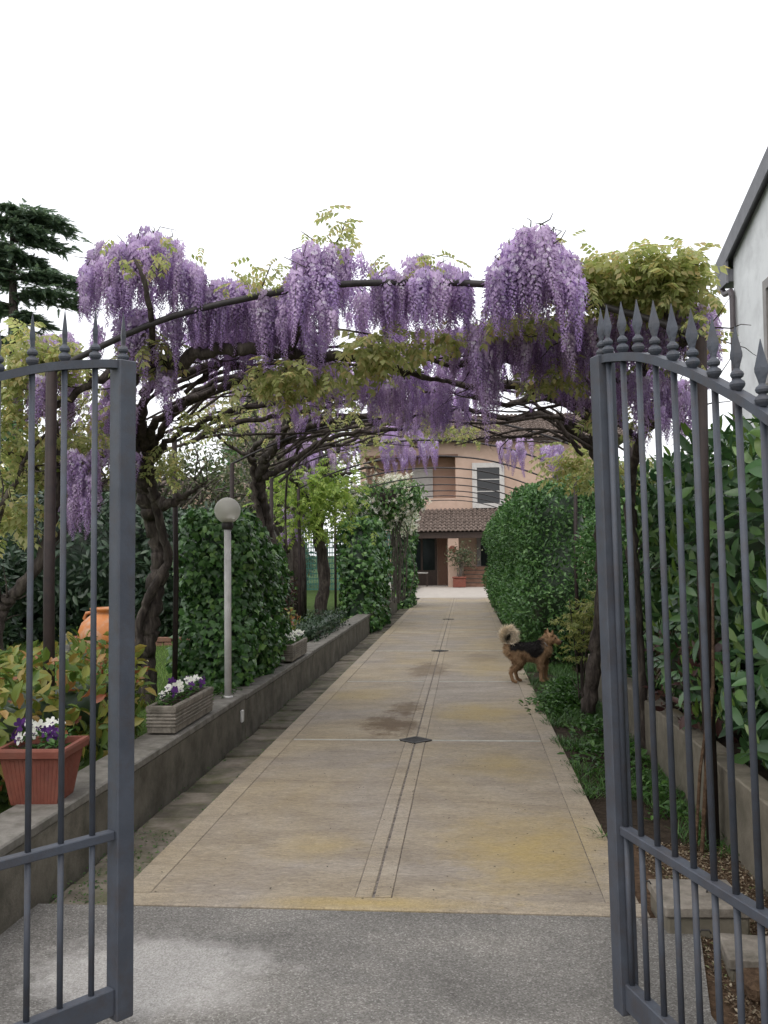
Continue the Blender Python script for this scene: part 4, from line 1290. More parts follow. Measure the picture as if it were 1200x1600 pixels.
# ------------------------------------------------------------------ trees beyond
def limb_tree(name, label, loc, H, crown, nl, size, mat, tmpl, bark='bark_light', trunk_r=.14, seed=1, clumps=46, clump_r=.55, lean=(0, 0), group=None, split=.35):
    r = random.Random(seed)
    t = thing(name, label, 'tree', loc, 0, group)
    tr = MB()
    top = Vector((lean[0], lean[1], H * split))
    tr.tube([q for q in catmull([(0, 0, -.1), (lean[0] * .4 + r.gauss(0, .06), r.gauss(0, .06), H * split * .5), top], 4)], [trunk_r * (1.15 - .05 * i) for i in range(9)], 9)
    pos, nrm = [], []
    cx, cy, cz = crown
    for k in range(clumps):
        while True:
            u = Vector((r.uniform(-1, 1), r.uniform(-1, 1), r.uniform(-1, 1)))
            if .25 < u.length < 1: break
        c = Vector((lean[0] + u.x * cx, lean[1] + u.y * cy, H - cz + u.z * cz))
        mid = top.lerp(c, .5) + Vector((r.gauss(0, .15), r.gauss(0, .15), r.uniform(0, .3)))
        pts = [q for q in catmull([top * r.uniform(.75, 1), mid, c], 4)]
        tr.tube(pts, [trunk_r * .42 * (1 - .1 * i) for i in range(len(pts))], 5)
        for _ in range(3):
            e = c + Vector((r.gauss(0, clump_r), r.gauss(0, clump_r), r.gauss(0, clump_r)))
            tr.tube([mid.lerp(c, .6), (mid.lerp(c, .6) + e) / 2 + Vector((r.gauss(0, .08),) * 3), e], [.02, .014, .006], 4)
        n = nl // clumps
        q = NP.normal(size=(n, 3)) * clump_r * .62
        pos.append(np.array(c) + q); nrm.append(norm(q + np.array((0, 0, .3))))
    tr.build('trunk', M[bark], t, smooth=True)
    pos, nrm = np.concatenate(pos), np.concatenate(nrm)
    foliage(t, 'leaf', tmpl, M[mat], pos, orient(nrm, (0, 0, -.4), .7, rnd=.8), NP.uniform(.7, 1.3, len(pos)) * size, 0, 'crown')
    return t


limb_tree('blossom_tree', 'grey twiggy tree with faded pinkish blossom behind the leaning wisteria trunk', (-3.7, 19.2, .25), 5.0, (1.35, 1.4, 1.6), 4200, .085, 'blossom_leaf', QUAD, seed=3, clumps=40)
limb_tree('blossom_tree', 'sparse grey tree with pale leaves behind the globe lamp', (-7.2, 21.0, .25), 3.7, (2.2, 1.6, 1.2), 3400, .13, 'olive', QUAD, seed=5, clumps=56)
limb_tree('olive_tree', 'grey-green tree at the left behind the thick twisted trunk', (-9.6, 20.5, .25), 4.4, (2.3, 1.7, 1.5), 5200, .13, 'olive', QUAD, seed=7, clumps=56)
limb_tree('garden_tree', 'green tree at the far left edge under the cedar', (-11.4, 19.0, .25), 4.9, (2.0, 1.6, 1.8), 5000, .14, 'hedge', QUAD, seed=9, clumps=46)
limb_tree('garden_tree', 'loose green tree beyond the wisteria, left of the house', (-6.6, 31.0, .25), 6.2, (2.4, 2.0, 2.2), 6000, .16, 'jasmine', QUAD, seed=11, clumps=50)
limb_tree('pale_tree', 'pale-barked garden tree with a dark cut stem beside the third wisteria trunk', (-4.05, 20.6, .25), 5.2, (1.5, 1.3, 1.4), 2400, .13, 'blossom_leaf', QUAD, 'birch', .15, 13, 30)
limb_tree('hedge_tree', 'broad green tree behind the hedge on the right', (5.6, 34, 0), 5.0, (2.2, 2.2, 2.0), 6000, .18, 'hedge', QUAD, seed=15, clumps=46)
tk = thing('tree_stump', 'dark cut tree stem standing between the rusty post and the third wisteria trunk', 'tree stump', (-3.55, 19.3, .2))
MB().tube([(0, 0, 0), (.03, 0, .9), (-.02, 0, 1.75)], [.19, .16, .17], 12).build('trunk', M['bark'], tk, smooth=True)

# cedar with flat tiers at the top left
loc = at(22, 560, 27); H = at(30, 338, 27).z
tc = thing('cedar_tree', 'dark tiered cedar rising above everything at the far left', 'cedar', (loc.x, 27, .2))
MB().tube([(0, 0, 0), (.05, 0, H * .5), (-.1, 0, H - .6)], [.34, .24, .06], 10).build('trunk', M['bark'], tc, smooth=True)
P_, T_, lim = [], [], MB()
for (ppx, ppy, w) in ((36, 338, .5), (100, 348, .9), (80, 376, .75), (-60, 352, .9), (-40, 392, .9), (117, 440, 1), (122, 468, .9), (-70, 446, 1), (-60, 488, .9), (62, 524, .6), (-30, 536, .9), (58, 404, .5), (-20, 418, .6), (66, 500, .5), (48, 362, .5)):
    for dy in (-.8, .0, .7):
        e = at(ppx + R.uniform(-6, 6), ppy + R.uniform(-3, 3), 27) - Vector((loc.x, 27, .2)); e.y = dy * R.uniform(.6, 1.2)
        e.x *= (1 - .15 * abs(dy))
        s = Vector((0, 0, e.z - .05 + .1 * abs(e.x)))
        pts = [q for q in catmull([s, s.lerp(e, .5) + Vector((0, 0, .16)), e], 6)]
        lim.tube(pts, [.06 * (1 - .075 * i) for i in range(len(pts))], 5)
        for i in range(2, len(pts)):
            n = 19
            c = np.array(pts[i])
            q = NP.normal(size=(n, 3)) * np.array((.2, .34, .045)) * w
            P_.append(c + q - np.array((0, 0, .05)))
            d = np.array(e - s); d[2] = 0
            T_.append(np.tile(d / max(.2, np.linalg.norm(d)), (n, 1)) + NP.normal(size=(n, 3)) * np.array((.5, .7, .18)) - np.array((0, 0, .26)))
lim.build('limbs', M['bark'], tc, smooth=True)['kind'] = 'stuff'
P_, T_ = np.concatenate(P_), np.concatenate(T_)
foliage(tc, 'leaf', SPRAY, M['needle'], P_, frames(T_, np.array((0, 0, 1.)) + NP.normal(size=(len(P_), 3)) * .3), NP.uniform(.2, .36, len(P_)), 0, 'needles')

# a slim dark conifer seen through the arms
cl = at(392, 720, 38)
tc2 = thing('conifer_tree', 'dark conifer seen through the wisteria arms, behind the leaning trunk', 'conifer', (cl.x, 38, .1))
MB().tube([(0, 0, 0), (0, 0, 8.5)], [.25, .05], 8).build('trunk', M['bark'], tc2)
zz = NP.uniform(1.2, 8.9, 2600); rr = (9.1 - zz) / 8 * 1.75 * NP.uniform(.35, 1, 2600); aa = NP.uniform(0, 6.28, 2600)
P_ = np.stack([rr * np.cos(aa), rr * np.sin(aa), zz], 1)
foliage(tc2, 'leaf', SPRAY, M['needle'], P_, frames(np.stack([np.cos(aa), np.sin(aa), np.full(2600, -.35)], 1) + NP.normal(size=(2600, 3)) * .3, np.array((0, 0, 1.)) + NP.normal(size=(2600, 3)) * .4), NP.uniform(.4, .75, 2600), 0, 'needles')

# far green belt closing the view at the left
p = np.stack([NP.uniform(-40, -6.5, 9000), NP.uniform(36, 40, 9000), NP.random(9000) ** .8 * 2.9], 1)
p[:, 2] *= .75 + .35 * lump(p * np.array((1, 0, 0)), .9, 4)
q = norm(NP.normal(size=(9000, 3)) + np.array((0, -1, .3)))
tb = link('treeline', scatter_mesh('treeline', QUAD[0], QUAD[1], p, orient(q), NP.uniform(.25, .5, 9000), M['olive']))
tag(tb, 'far green belt of bushes closing the garden at the left', 'bushes', kind='stuff')


# ------------------------------------------------------------------ grass, weeds, litter
def blades(name, label, cat, pos, size, mat, lean=.35):
    n = len(pos)
    ang = NP.uniform(0, 6.28, n)
    tip = np.stack([np.cos(ang) * lean, np.sin(ang) * lean, np.ones(n)], 1) + NP.normal(size=(n, 3)) * .15
    o = link(name, scatter_mesh(name, BLADE[0], BLADE[1], pos, frames(tip, np.stack([np.cos(ang), np.sin(ang), np.zeros(n)], 1)), NP.uniform(.55, 1.3, n) * size, M[mat]))
    return tag(o, label, cat, kind='stuff')


def field(n, x0, x1, y0, y1, z, keep=None):
    p = np.stack([NP.uniform(x0, x1, n), NP.uniform(y0, y1, n), np.full(n, z)], 1)
    return p if keep is None else p[keep(p)]


blades('lawn_grass', 'short bright green lawn behind the left wall', 'grass', field(52000, -8, -2.3, 6.5, 20, .26), .075, 'grass', .5)
blades('strip_grass', 'rough shaded grass along the right edge of the drive', 'grass',
       field(15000, .74, 1.42, 4.9, 13.5, -.03, lambda p: (lump(p, 2.6, 2) > -.35 + .5 * (p[:, 1] < 5.8)) & (NP.random(len(p)) < .95)), .10, 'weed', .7)


def weeds(name, label, cat, p, size, mat, tmpl=QUAD):
    n = len(p)
    ang = NP.uniform(0, 6.28, n)
    tip = np.stack([np.cos(ang), np.sin(ang), NP.uniform(.0, .8, n)], 1)
    o = link(name, scatter_mesh(name, tmpl[0], tmpl[1], p, frames(tip, np.array((0, 0, 1.)) + NP.normal(size=(n, 3)) * .4), NP.uniform(.6, 1.3, n) * size, M[mat]))
    return tag(o, label, cat, kind='stuff')


def mound(cx, cy, rx, ry, h, n):
    q = NP.normal(size=(n, 2)) * .5
    d = np.linalg.norm(q, axis=1)
    z = h * np.exp(-d * d * 1.4) * NP.random(n) ** .5
    return np.stack([cx + q[:, 0] * rx, cy + q[:, 1] * ry, z - .02], 1)


weeds('weed_patch', 'leafy green weeds at the drive edge around the dog\'s front paws', 'weeds', np.concatenate([mound(.98, 9.9, .32, .45, .2, 1100), mound(1.1, 10.6, .3, .5, .22, 700), mound(.88, 9.45, .2, .25, .12, 340)]), .055, 'weed')
weeds('weed_patch', 'pale broad-leaved weeds below the leaning right trunk', 'weeds', np.concatenate([mound(1.1, 8.3, .2, .5, .16, 300), mound(1.2, 7.2, .18, .7, .14, 260), mound(.95, 7.4, .18, .6, .08, 180), mound(1.22, 6.2, .15, .5, .12, 150)]), .06, 'weed')
weeds('wall_weeds', 'bright green weeds on the wall top at the lamp foot', 'weeds', np.concatenate([mound(-2.28, 8.05, .14, .22, .14, 150) + np.array((0, 0, .36)), mound(-2.2, 8.35, .12, .2, .1, 90) + np.array((0, 0, .36))]), .05, 'weed')
p = field(12000, .9, 1.4, 2.2, 5.3, -.018, lambda p: p[:, 0] > .9 + .06 * np.sin(p[:, 1] * 3) - .16 * (p[:, 1] > 4.25))
o = weeds('leaf_litter', 'brown dry leaf litter on the ground behind the right gate leaf', 'leaf litter', p, .017, 'litter')
weeds('moss_weeds', 'tiny weeds and moss between the paving stones by the left wall', 'weeds', np.concatenate([field(500, -2.0, -1.66, 4.1, 5.4, -.02), field(260, -2.0, -1.92, 5.4, 12, -.02), field(200, -1.70, -1.66, 5, 14, -.015)]), .016, 'weed')
# dry specks and fallen petals on the drive
p = field(1100, -1.6, .72, 4.3, 16, .006)
p = p[NP.random(len(p)) < np.clip(.35 + .5 * (p[:, 0] > -.2) * (p[:, 1] < 6.5), 0, 1)]
o = link('drive_specks', scatter_mesh('drive_specks', SMALL[0], SMALL[1], p, frames(np.stack([NP.normal(size=len(p)), NP.normal(size=len(p)), np.zeros(len(p))], 1), np.tile((0, 0, 1.), (len(p), 1))), NP.uniform(.005, .019, len(p)) , M['joint']))
tag(o, 'dark specks and bits of leaf scattered on the drive', 'litter', kind='stuff')
# ragged grass tufts over the right edge of the drive
blades('edge_grass', 'tufts of grass overhanging the right edge of the drive', 'grass', field(2600, .69, .84, 5.2, 12.5, -.01, lambda p: lump(p * np.array((1, 3, 1)), 1.3, 8) > .1), .085, 'weed', 1.1)

# ------------------------------------------------------------------ the house at the end of the drive
M['plaster'] = pmat('pink_plaster', ((.3, (.47, .335, .265)), (.7, (.57, .415, .33))), 1.2, .9, .25, .004, 30, spec=.15, dirt=((.40, .29, .22), 1.6, .5))
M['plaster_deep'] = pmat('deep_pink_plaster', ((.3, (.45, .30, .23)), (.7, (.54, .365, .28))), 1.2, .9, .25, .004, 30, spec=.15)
M['tile'] = pmat('old_roof_tile', ((.2, (.075, .06, .054)), (.45, (.15, .118, .10)), (.7, (.25, .195, .168)), (.9, (.36, .31, .275))), 5, .9, .4, .006, 40, spec=.15)
M['wood_dark'] = pmat('dark_wood', ((.3, (.03, .018, .014)), (.7, (.07, .045, .035))), 8, .55, .2, .003, 30, vec=(4, 4, .5))
M['wood'] = pmat('red_brown_wood', ((.3, (.11, .055, .035)), (.7, (.19, .10, .065))), 8, .6, .2, .003, 30, vec=(4, 4, .5))
M['white_frame'] = pmat('white_paint', ((.3, (.46, .44, .42)), (.7, (.58, .56, .53))), 5, .6, .1, .001, 50)
M['grey_frame'] = pmat('grey_frame_paint', ((.3, (.2, .18, .17)), (.7, (.28, .26, .245))), 5, .6, .1, .001, 50)
M['brick'] = pmat('brick_red', ((.3, (.16, .085, .06)), (.7, (.27, .16, .115))), 6, .85, .4, .004, 60, spec=.15)


def glass_mat(name, c):
    m, n, l, b = new_mat(name)
    b.inputs['Base Color'].default_value = c + (1,)
    b.inputs['Roughness'].default_value = .08
    b.inputs['Specular IOR Level'].default_value = .5
    return m


M['glass'] = glass_mat('dark_window_glass', (.012, .014, .016))


def tile_field(p00, p10, p01, ncol, nrow, seed=1):
    """rows of half-round clay tiles on the slope p00 (eave left) - p10 (eave right) - p01 (ridge left)"""
    r = random.Random(seed)
    p00, p10, p01 = Vector(p00), Vector(p10), Vector(p01)
    ex, ey = (p10 - p00) / ncol, (p01 - p00) / nrow
    nz = ex.cross(ey).normalized()
    m = MB()
    w = ex.length
    for i in range(ncol):
        for j in range(nrow):
            c = p00 + ex * (i + .5) + ey * j + ex.normalized() * r.gauss(0, .008)
            lift = .03 + r.gauss(0, .006)
            k = len(m.v)
            for q, rad, up in ((c - ey * .08, w * .36, lift + .03), (c + ey * 1.02, w * .27, lift - .012)):
                for a in range(5):
                    th = PI * a / 4
                    m.v.append(tuple(q - ex.normalized() * rad * math.cos(th) + nz * (up + rad * .85 * math.sin(th))))
            for a in range(4): m.f.append((k + a, k + a + 1, k + 6 + a, k + 5 + a)); m.m.append(0)
            m.f.append((k + 4, k + 3, k + 2, k + 1, k)); m.m.append(0)
            # channel tile between the caps
            k = len(m.v); c2 = c + ex * .5
            for q, up in ((c2 - ey * .04, .018), (c2 + ey * 1.0, -.004)):
                for s, uu in ((-.42, .035), (0, 0), (.42, .035)): m.v.append(tuple(q + ex * s + nz * (up + uu)))
            for a in range(2): m.f.append((k + a, k + a + 1, k + 4 + a, k + 3 + a)); m.m.append(0)
    return m


def window(parent, x0, x1, z0, z1, y, frame='white_frame', bars=2, mull=True, fw=.13, glass='glass'):
    f = MB()
    f.box(x0 - fw, x0, y - .04, y + .06, z0 - fw, z1 + fw); f.box(x1, x1 + fw, y - .04, y + .06, z0 - fw, z1 + fw)
    f.box(x0, x1, y - .038, y + .06, z1, z1 + fw); f.box(x0 - .06, x1 + .06, y - .09, y + .059, z0 - fw, z0 - .004)
    w = f.build('window', M[frame], parent)
    MB().box(x0, x1, y + .03, y + .05, z0, z1).build('pane', M[glass], w)
    for k in range(bars):
        z = z0 + (z1 - z0) * (k + 1) / (bars + 1)
        MB().box(x0, x1, y + .005, y + .028, z - .022, z + .022).build('glazing_bar', M['white_frame'], w)
    return w


HX, HY = -1.0, 46.4
hs = thing('house', 'pink two-storey house with clay tile roofs and a porch at the end of the drive', 'house', (HX, HY, 0))


def hx(x): return x - HX
def hp(px, py, Y): v = at(px, py, Y); return v.x - HX, v.y - HY, v.z


# walls: right wing flush, loggia recess to the left of it
W = MB()
xr0 = hp(712, 750, 46.4)[0]
xl = hp(563, 750, 46.4)[0]
zE = 7.15
W.box(xr0, 8.5, 0, 7, -.1, zE)
W.box(xl, xr0 - .001, 0, 7, -.1, 3.95)
W.box(xl, xl + .28, .002, 6.98, 3.951, zE)
W.box(xl + .281, xr0 - .002, .0, .5, 6.55, zE - .002)
W.build('wall', M['plaster'], hs)
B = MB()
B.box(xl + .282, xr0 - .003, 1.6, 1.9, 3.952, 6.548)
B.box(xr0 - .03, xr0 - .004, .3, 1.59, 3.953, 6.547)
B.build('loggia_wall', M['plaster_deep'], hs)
MB().box(xl + .1, xr0 + .12, -.07, -.003, 6.42, 6.55, bev=.01).build('lintel', M['wood'], hs)
MB().box(xl + .282, xr0 - .002, .5, 6, 6.56, 6.7).build('loggia_ceiling', M['wood_dark'], hs)
# parapet line of the loggia
MB().box(xl + .282, xr0 - .004, .02, .22, 3.952, 4.35).build('parapet', M['plaster'], hs)
x0, _, z1 = hp(648, 737, 48); x1, _, z0 = hp(673, 770, 48)
window(hs, x0, x1, z0 - .6, z1, 1.5, 'white_frame', 1, fw=.12, glass='white_frame')
x0, _, z1 = hp(745, 731, 46.4); x1, _, z0 = hp(781, 786, 46.4)
window(hs, x0, x1, z0, z1, -.075, 'white_frame', 2, fw=.24)
# main roof
rf = MB().box(xl - .55, 9.1, -.62, -.5, zE - .02, zE + .1).box(xl - .55, 9.1, -.5, 3.2, zE + .002, zE + .06)
roof = rf.build('roof', M['wood_dark'], hs)
tile_field((xl - .6, -.72, zE + .09), (9.1, -.72, zE + .09), (xl - .6, 4.6, zE + 2.0), 62, 13, 2).build('roof_tiles', M['tile'], roof)['kind'] = 'stuff'
MB().add([(xl - .6, -.6, zE + .07), (9.1, -.6, zE + .07), (9.1, 4.6, zE + 1.98), (xl - .6, 4.6, zE + 1.98), (xl - .6, 7.4, zE + .1), (9.1, 7.4, zE + .1)],
         [(0, 1, 2, 3), (3, 2, 5, 4), (0, 3, 4), (1, 5, 2)]).build('roof_deck', M['wood_dark'], roof)
tile_field((9.1, 7.5, zE + .09), (xl - .6, 7.5, zE + .09), (9.1, 4.6, zE + 2.0), 62, 8, 3).build('roof_tiles', M['tile'], roof)['kind'] = 'stuff'
# porch
xa, xb = hp(606, 830, 43.7)[0], 5.2
ye = 43.7 - HY
pr = MB().add([(xa, ye, 2.58), (xb, ye, 2.58), (xb, -.01, 3.74), (xa, -.01, 3.74), (xa, ye, 2.5), (xb, ye, 2.5), (xb, -.01, 3.62), (xa, -.01, 3.62)],
              [(0, 1, 2, 3), (4, 7, 6, 5), (0, 4, 5, 1), (1, 5, 6, 2), (3, 7, 4, 0)]).build('porch_roof', M['wood_dark'], hs)
tile_field((xa, ye - .12, 2.60), (xb, ye - .12, 2.60), (xa, .0, 3.78), 37, 8, 5).build('roof_tiles', M['tile'], pr)['kind'] = 'stuff'
MB().box(xa, xb, ye + .02, ye + .2, 2.3, 2.498).build('beam', M['wood_dark'], hs)
pl = hp(700, 880, 43.9)[0]; pw = hp(717, 880, 43.9)[0]
pil = MB().box(pl, pw, ye + .03, ye + .5, -.02, 2.299, bev=.02).build('pillar', M['plaster'], hs)
MB().box(xa + .1, xa + .55, ye + .03, ye + .5, -.02, 2.299, bev=.02).build('pillar', M['plaster'], hs)
MB().box(xb - .5, xb - .05, ye + .03, ye + .5, -.02, 2.299, bev=.02).build('pillar', M['plaster'], hs)
cx, _, cz = hp(707, 858, 43.7)
m = MB().lathe([(.17, 0), (.17, .03), (.12, .045), (.1, .03), (.05, .06), (.0, .06)], (0, 0, 0), 14)
m.v = [(v[0] + cx, ye + .03 - v[2], v[1] + cz) for v in m.v]
m.build('plaque', M['terracotta'], pil)
# porch back wall: glazed door, wood panel, dark opening
x0, _, _ = hp(636, 900, 46.4); x1, _, _ = hp(683, 900, 46.4)
f = MB()
for x in (x0, (x0 + x1) / 2 - .05, x1 - .1): f.box(x, x + .1, -.08, -.01, 0, 2.5)
f.box(x0, x1, -.079, -.011, 2.501, 2.6); f.box(x0 + .1, x1 - .1, -.075, -.012, 0, .75)
d = f.build('door', M['wood_dark'], hs)
MB().box(x0 + .1, (x0 + x1) / 2 - .05, -.04, -.02, .751, 2.5).build('pane', M['glass'], d)
MB().box((x0 + x1) / 2 + .05, x1 - .1, -.04, -.021, .751, 2.5).build('pane', M['glass'], d)
x2, _, _ = hp(699, 900, 46.4)
MB().box(x1 + .05, x2, -.09, -.013, 0, 2.55).build('wall_panel', M['wood'], hs)
x0, _, z0 = hp(739, 885, 46.4); x1, _, z1 = hp(763, 836, 46.4)
w = MB().box(x0 + .4, x1 + .9, -.06, -.014, z0, 2.45).build('opening', M['glass'], hs)
MB().box(x0 + .2, x0 + .399, -.08, -.015, z0, 2.45).build('jamb', M['grey_frame'], hs)
# brick steps to the right of the pillar
x0 = hp(725, 900, 44.0)[0]
stp = thing('brick_steps', 'low flight of brick steps at the porch, right of the pillar', 'steps', (HX + x0, 43.75, 0))
for k in range(5):
    MB().box(0, 3.4, .3 * k, 2.0, .19 * k + (.001 if k else -.05), .19 * (k + 1) - .012, bev=.01).build('step', M['brick'], stp)
    MB().box(-.01, 3.41, .3 * k - .02, .3 * k + .3, .19 * (k + 1) - .011, .19 * (k + 1), bev=.004).build('tread', M['coping'], stp)
# potted plant by the pillar
v = at(718, 915, 43.1)
pp = thing('flower_pot', 'big square terracotta pot standing before the porch pillar', 'plant pot', (v.x, 43.2, 0))
m = MB(); m.box(-.3, .3, -.25, .25, -.0, .42, bev=.03).box(-.33, .33, -.28, .28, .421, .5, bev=.02); m.build('pot', M['terracotta'], pp)
sp = thing('potted_shrub', 'airy green shrub growing in the square pot by the porch pillar', 'shrub', (v.x, 43.2, .5))
p = NP.normal(size=(520, 3)) * np.array((.34, .2, .26)) + np.array((.12, 0, .95))
foliage(sp, 'leaf', QUAD, M['olive'], p, orient(norm(p - np.array((.1, 0, .8))), (0, 0, -.4), .7), NP.uniform(.09, .17, len(p)), 0)
st = MB()
for k in range(9): st.tube([(R.gauss(0, .05), 0, 0), (R.gauss(.05, .1), 0, .5), (R.gauss(.12, .3), R.gauss(0, .1), 1.1)], [.02, .015, .006], 5)
st.build('stems', M['bark_light'], sp)
v = at(657, 893, 44.6)
bn = thing('bench', 'small white-topped bench in the dark porch doorway', 'bench', (v.x, 44.9, 0))
MB().box(-.35, .35, -.16, .16, .62, .68, bev=.01).build('seat', M['white_frame'], bn)
for sx in (-.3, .3):
    for sy in (-.12, .12): MB().box(sx - .025, sx + .025, sy - .025, sy + .025, 0, .619).build('leg', M['wood_dark'], bn)

# ------------------------------------------------------------------ the grey house on the right
M['render_grey'] = pmat('pale_grey_render', ((.3, (.64, .65, .65)), (.7, (.74, .75, .75))), 1.5, .9, .3, .004, 40, spec=.15, dirt=((.42, .42, .42), 1.1, .6))
M['fascia'] = pmat('grey_fascia', ((.3, (.15, .15, .165)), (.7, (.21, .21, .225))), 4, .7, .2, .003, 40)
nx, ny0, ny1 = 5.05, 5.2, 17.6
ez, rz_ = 7.08, 8.80
ym = (ny0 + ny1) / 2
nb = thing('house', 'pale grey rendered house with a steep gable behind the laurel hedge at right', 'house', (nx, ym, 0))
hl = (ny1 - ny0) / 2


def prism(m, x0, x1, yz):
    k = len(m.v); n = len(yz)
    m.v += [(x0, y, z) for y, z in yz] + [(x1, y, z) for y, z in yz]
    m.f.append(tuple(k + i for i in range(n))); m.f.append(tuple(k + n + i for i in reversed(range(n))))
    for i in range(n): m.f.append((k + (i + 1) % n, k + i, k + n + i, k + n + (i + 1) % n))
    m.m += [0] * (n + 2)
    return m


prism(MB(), 0, 8, [(-hl, -.5), (hl, -.5), (hl, ez), (0, rz_), (-hl, ez)]).build('wall', M['render_grey'], nb)
sl = (rz_ - ez) / hl
def ros(y): return rz_ + .02 - sl * abs(y)
rf = MB()
for s in (-1, 1):
    e = hl + .68
    prism(rf, -.12, 8.3, [(0, ros(0)), (s * e, ros(e)), (s * e, ros(e) + .2), (0, ros(0) + .22)])
roof = rf.build('roof', M['fascia'], nb)
for s in (-1, 1):
    e = hl + .70
    MB_ = prism(MB(), -.152, -.121, [(0, ros(0) - .12), (s * e, ros(e) - .12), (s * e, ros(e) + .23), (0, ros(0) + .25)])
    MB_.build('barge_board', M['fascia'], roof)
    # eaves box at the corner
    MB().box(-.10, 8.2, s * hl - (.5 if s < 0 else -.003), s * hl + (.5 if s > 0 else -.003), ez - .46, ez - .22, bev=.01).build('eaves_box', M['fascia'], roof)
    prism(MB(), -.148, -.105, [(s * (hl - .05), ez - .5), (s * (hl + .60), ez - .5), (s * (hl + .60), ez - .16), (s * (hl - .05), ez + .06)]).build('eaves_return', M['fascia'], roof)
M['pipe'] = pmat('brown_downpipe', ((.3, (.06, .05, .055)), (.7, (.09, .075, .08))), 6, .5, .1, .002, 60)
MB().tube([(-.1, hl + .42, ez - .5), (-.08, hl + .3, ez - .62), (-.07, hl - .05, ez - .66), (-.07, hl - .13, ez - .8), (-.07, hl - .13, 0)], .055, 10).build('downpipe', M['pipe'], nb, smooth=True)
# upper window in the gable wall
wy1, wy0 = 15.65 - ym, 14.3 - ym
wz0, wz1 = 4.42, 5.92
f = MB()
f.box(-.05, .02, wy1, wy1 + .16, wz0 - .1, wz1 + .16).box(-.05, .02, wy0 - .16, wy0, wz0 - .1, wz1 + .16).box(-.049, .02, wy0, wy1, wz1, wz1 + .16)
w = f.build('window', M['grey_frame'], nb)
MB().box(-.012, .01, wy0, wy1, wz0, wz1).build('pane', M['glass'], w)
MB().box(-.12, .02, wy0 - .2, wy1 + .22, wz0 - .17, wz0 - .101).build('sill', M['coping'], w)
# terracotta roof of a distant house at the left
v = at(305, 738, 48)
fh = thing('house', 'distant house of which one clay-tiled roof corner shows behind the thick twisted trunk', 'house', (v.x - 3.4, 48, 0))
prism(MB(), -4, 4.2, [(-3, -.2), (3, -.2), (3, 4.6), (0, 5.6), (-3, 4.6)]).build('wall', M['plaster'], fh)
tile_field((-4.4, -3.5, 4.45), (4.6, -3.5, 4.45), (-4.4, 0, 5.75), 36, 9, 9).build('roof', M['tile'], fh)
prism(MB(), -4.35, 4.55, [(0, 5.73), (-3.45, 4.46), (-3.45, 4.4), (0, 5.62), (3.45, 4.4), (3.45, 4.46)]).build('roof_deck', M['wood_dark'], fh)

# green mesh fence at the back
M['mesh_green'] = pmat('green_mesh_wire', ((.3, (.05, .16, .14)), (.7, (.09, .24, .2))), 9, .6, .1, .001, 40)
fc = thing('mesh_fence', 'blue-green mesh fence at the back of the garden, seen past the third trunk', 'fence', (-9, 33.8, .2))
for x in range(0, 6):
    MB().tube([(x * 1.3, 0, 0), (x * 1.3, 0, 2.35)], .03, 8).build('post', M['mesh_green'], fc)
m = MB()
for k in range(110): m.box(k * .06, k * .06 + .028, -.004, .004, .08, 2.25)
for k in range(12): m.box(0, 6.5, .0045, .009, .1 + k * .19, .14 + k * .19)
m.build('netting', M['mesh_green'], fc)['kind'] = 'stuff'

# ------------------------------------------------------------------ small things on the left
# globe lamp
lp = thing('globe_lamp', 'white pole lamp with a frosted globe on the left wall', 'lamp', (-2.095, 8.0, .355))
MB().tube([(0, 0, 0), (0, 0, 1.47)], .031, 14).build('pole', M['lamp_pole'], lp, smooth=True)
MB().lathe([(.045, 0), (.045, .012), (.033, .02)], (0, 0, 0), 14).build('base', M['lamp_pole'], lp)
m, n, l, b = new_mat('frosted_globe')
b.inputs['Base Color'].default_value = (.70, .68, .62, 1); b.inputs['Roughness'].default_value = .28
b.inputs['Transmission Weight'].default_value = .35; b.inputs['IOR'].default_value = 1.15
M['globe'] = m
prof = [(.115 * math.sin(a), .115 - .115 * math.cos(a)) for a in [.42 + (PI - .43) * k / 16 for k in range(17)]]
MB().lathe(prof, (0, 0, 1.525), 28).build('globe', M['globe'], lp, smooth=True)
MB().lathe([(.034, 0), (.05, .012), (.052, .05), (.047, .058), (.043, .10), (.03, .105)], (0, 0, 1.471), 16).build('collar', M['iron'], lp, smooth=True)


def pansy_mesh(seed, kind):
    """one pansy: five broad petals, dark blotch, facing +y"""
    r = random.Random(seed)
    V, F, MI = [], [], []
    for (a, L, w, z) in ((60, 1, .62, -.03), (120, 1, .62, -.035), (5, .92, .6, 0), (175, .92, .6, 0.003), (270, 1.05, .78, .02)):
        a = math.radians(a + r.uniform(-8, 8)); d = Vector((math.cos(a), 0, math.sin(a))); s = Vector((-d.z, 0, d.x))
        k = len(V); o = Vector((0, z, 0))
        V += [tuple(o), tuple(o + d * L * .5 + s * w * .5), tuple(o + d * L * .92 + s * w * .36 + Vector((0, .07 * r.uniform(-1, 1), 0))), tuple(o + d * L), tuple(o + d * L * .92 - s * w * .36 + Vector((0, .07 * r.uniform(-1, 1), 0))), tuple(o + d * L * .5 - s * w * .5)]
        F.append((k, k + 1, k + 2, k + 3, k + 4, k + 5)); MI.append(0)
        if z >= 0:
            k = len(V); q = Vector((0, .012, 0)) + o
            V += [tuple(q), tuple(q + d * L * .32 + s * w * .22), tuple(q + d * L * .5), tuple(q + d * L * .32 - s * w * .22)]
            F.append((k, k + 1, k + 2, k + 3)); MI.append(1)
    me = bpy.data.meshes.new('flower')
    me.from_pydata(V, [], F)
    me.materials.append(M['petal_violet' if kind == 'v' else 'petal_white']); me.materials.append(M['petal_violet'])
    me.polygons.foreach_set('material_index', MI); me.update()
    return me


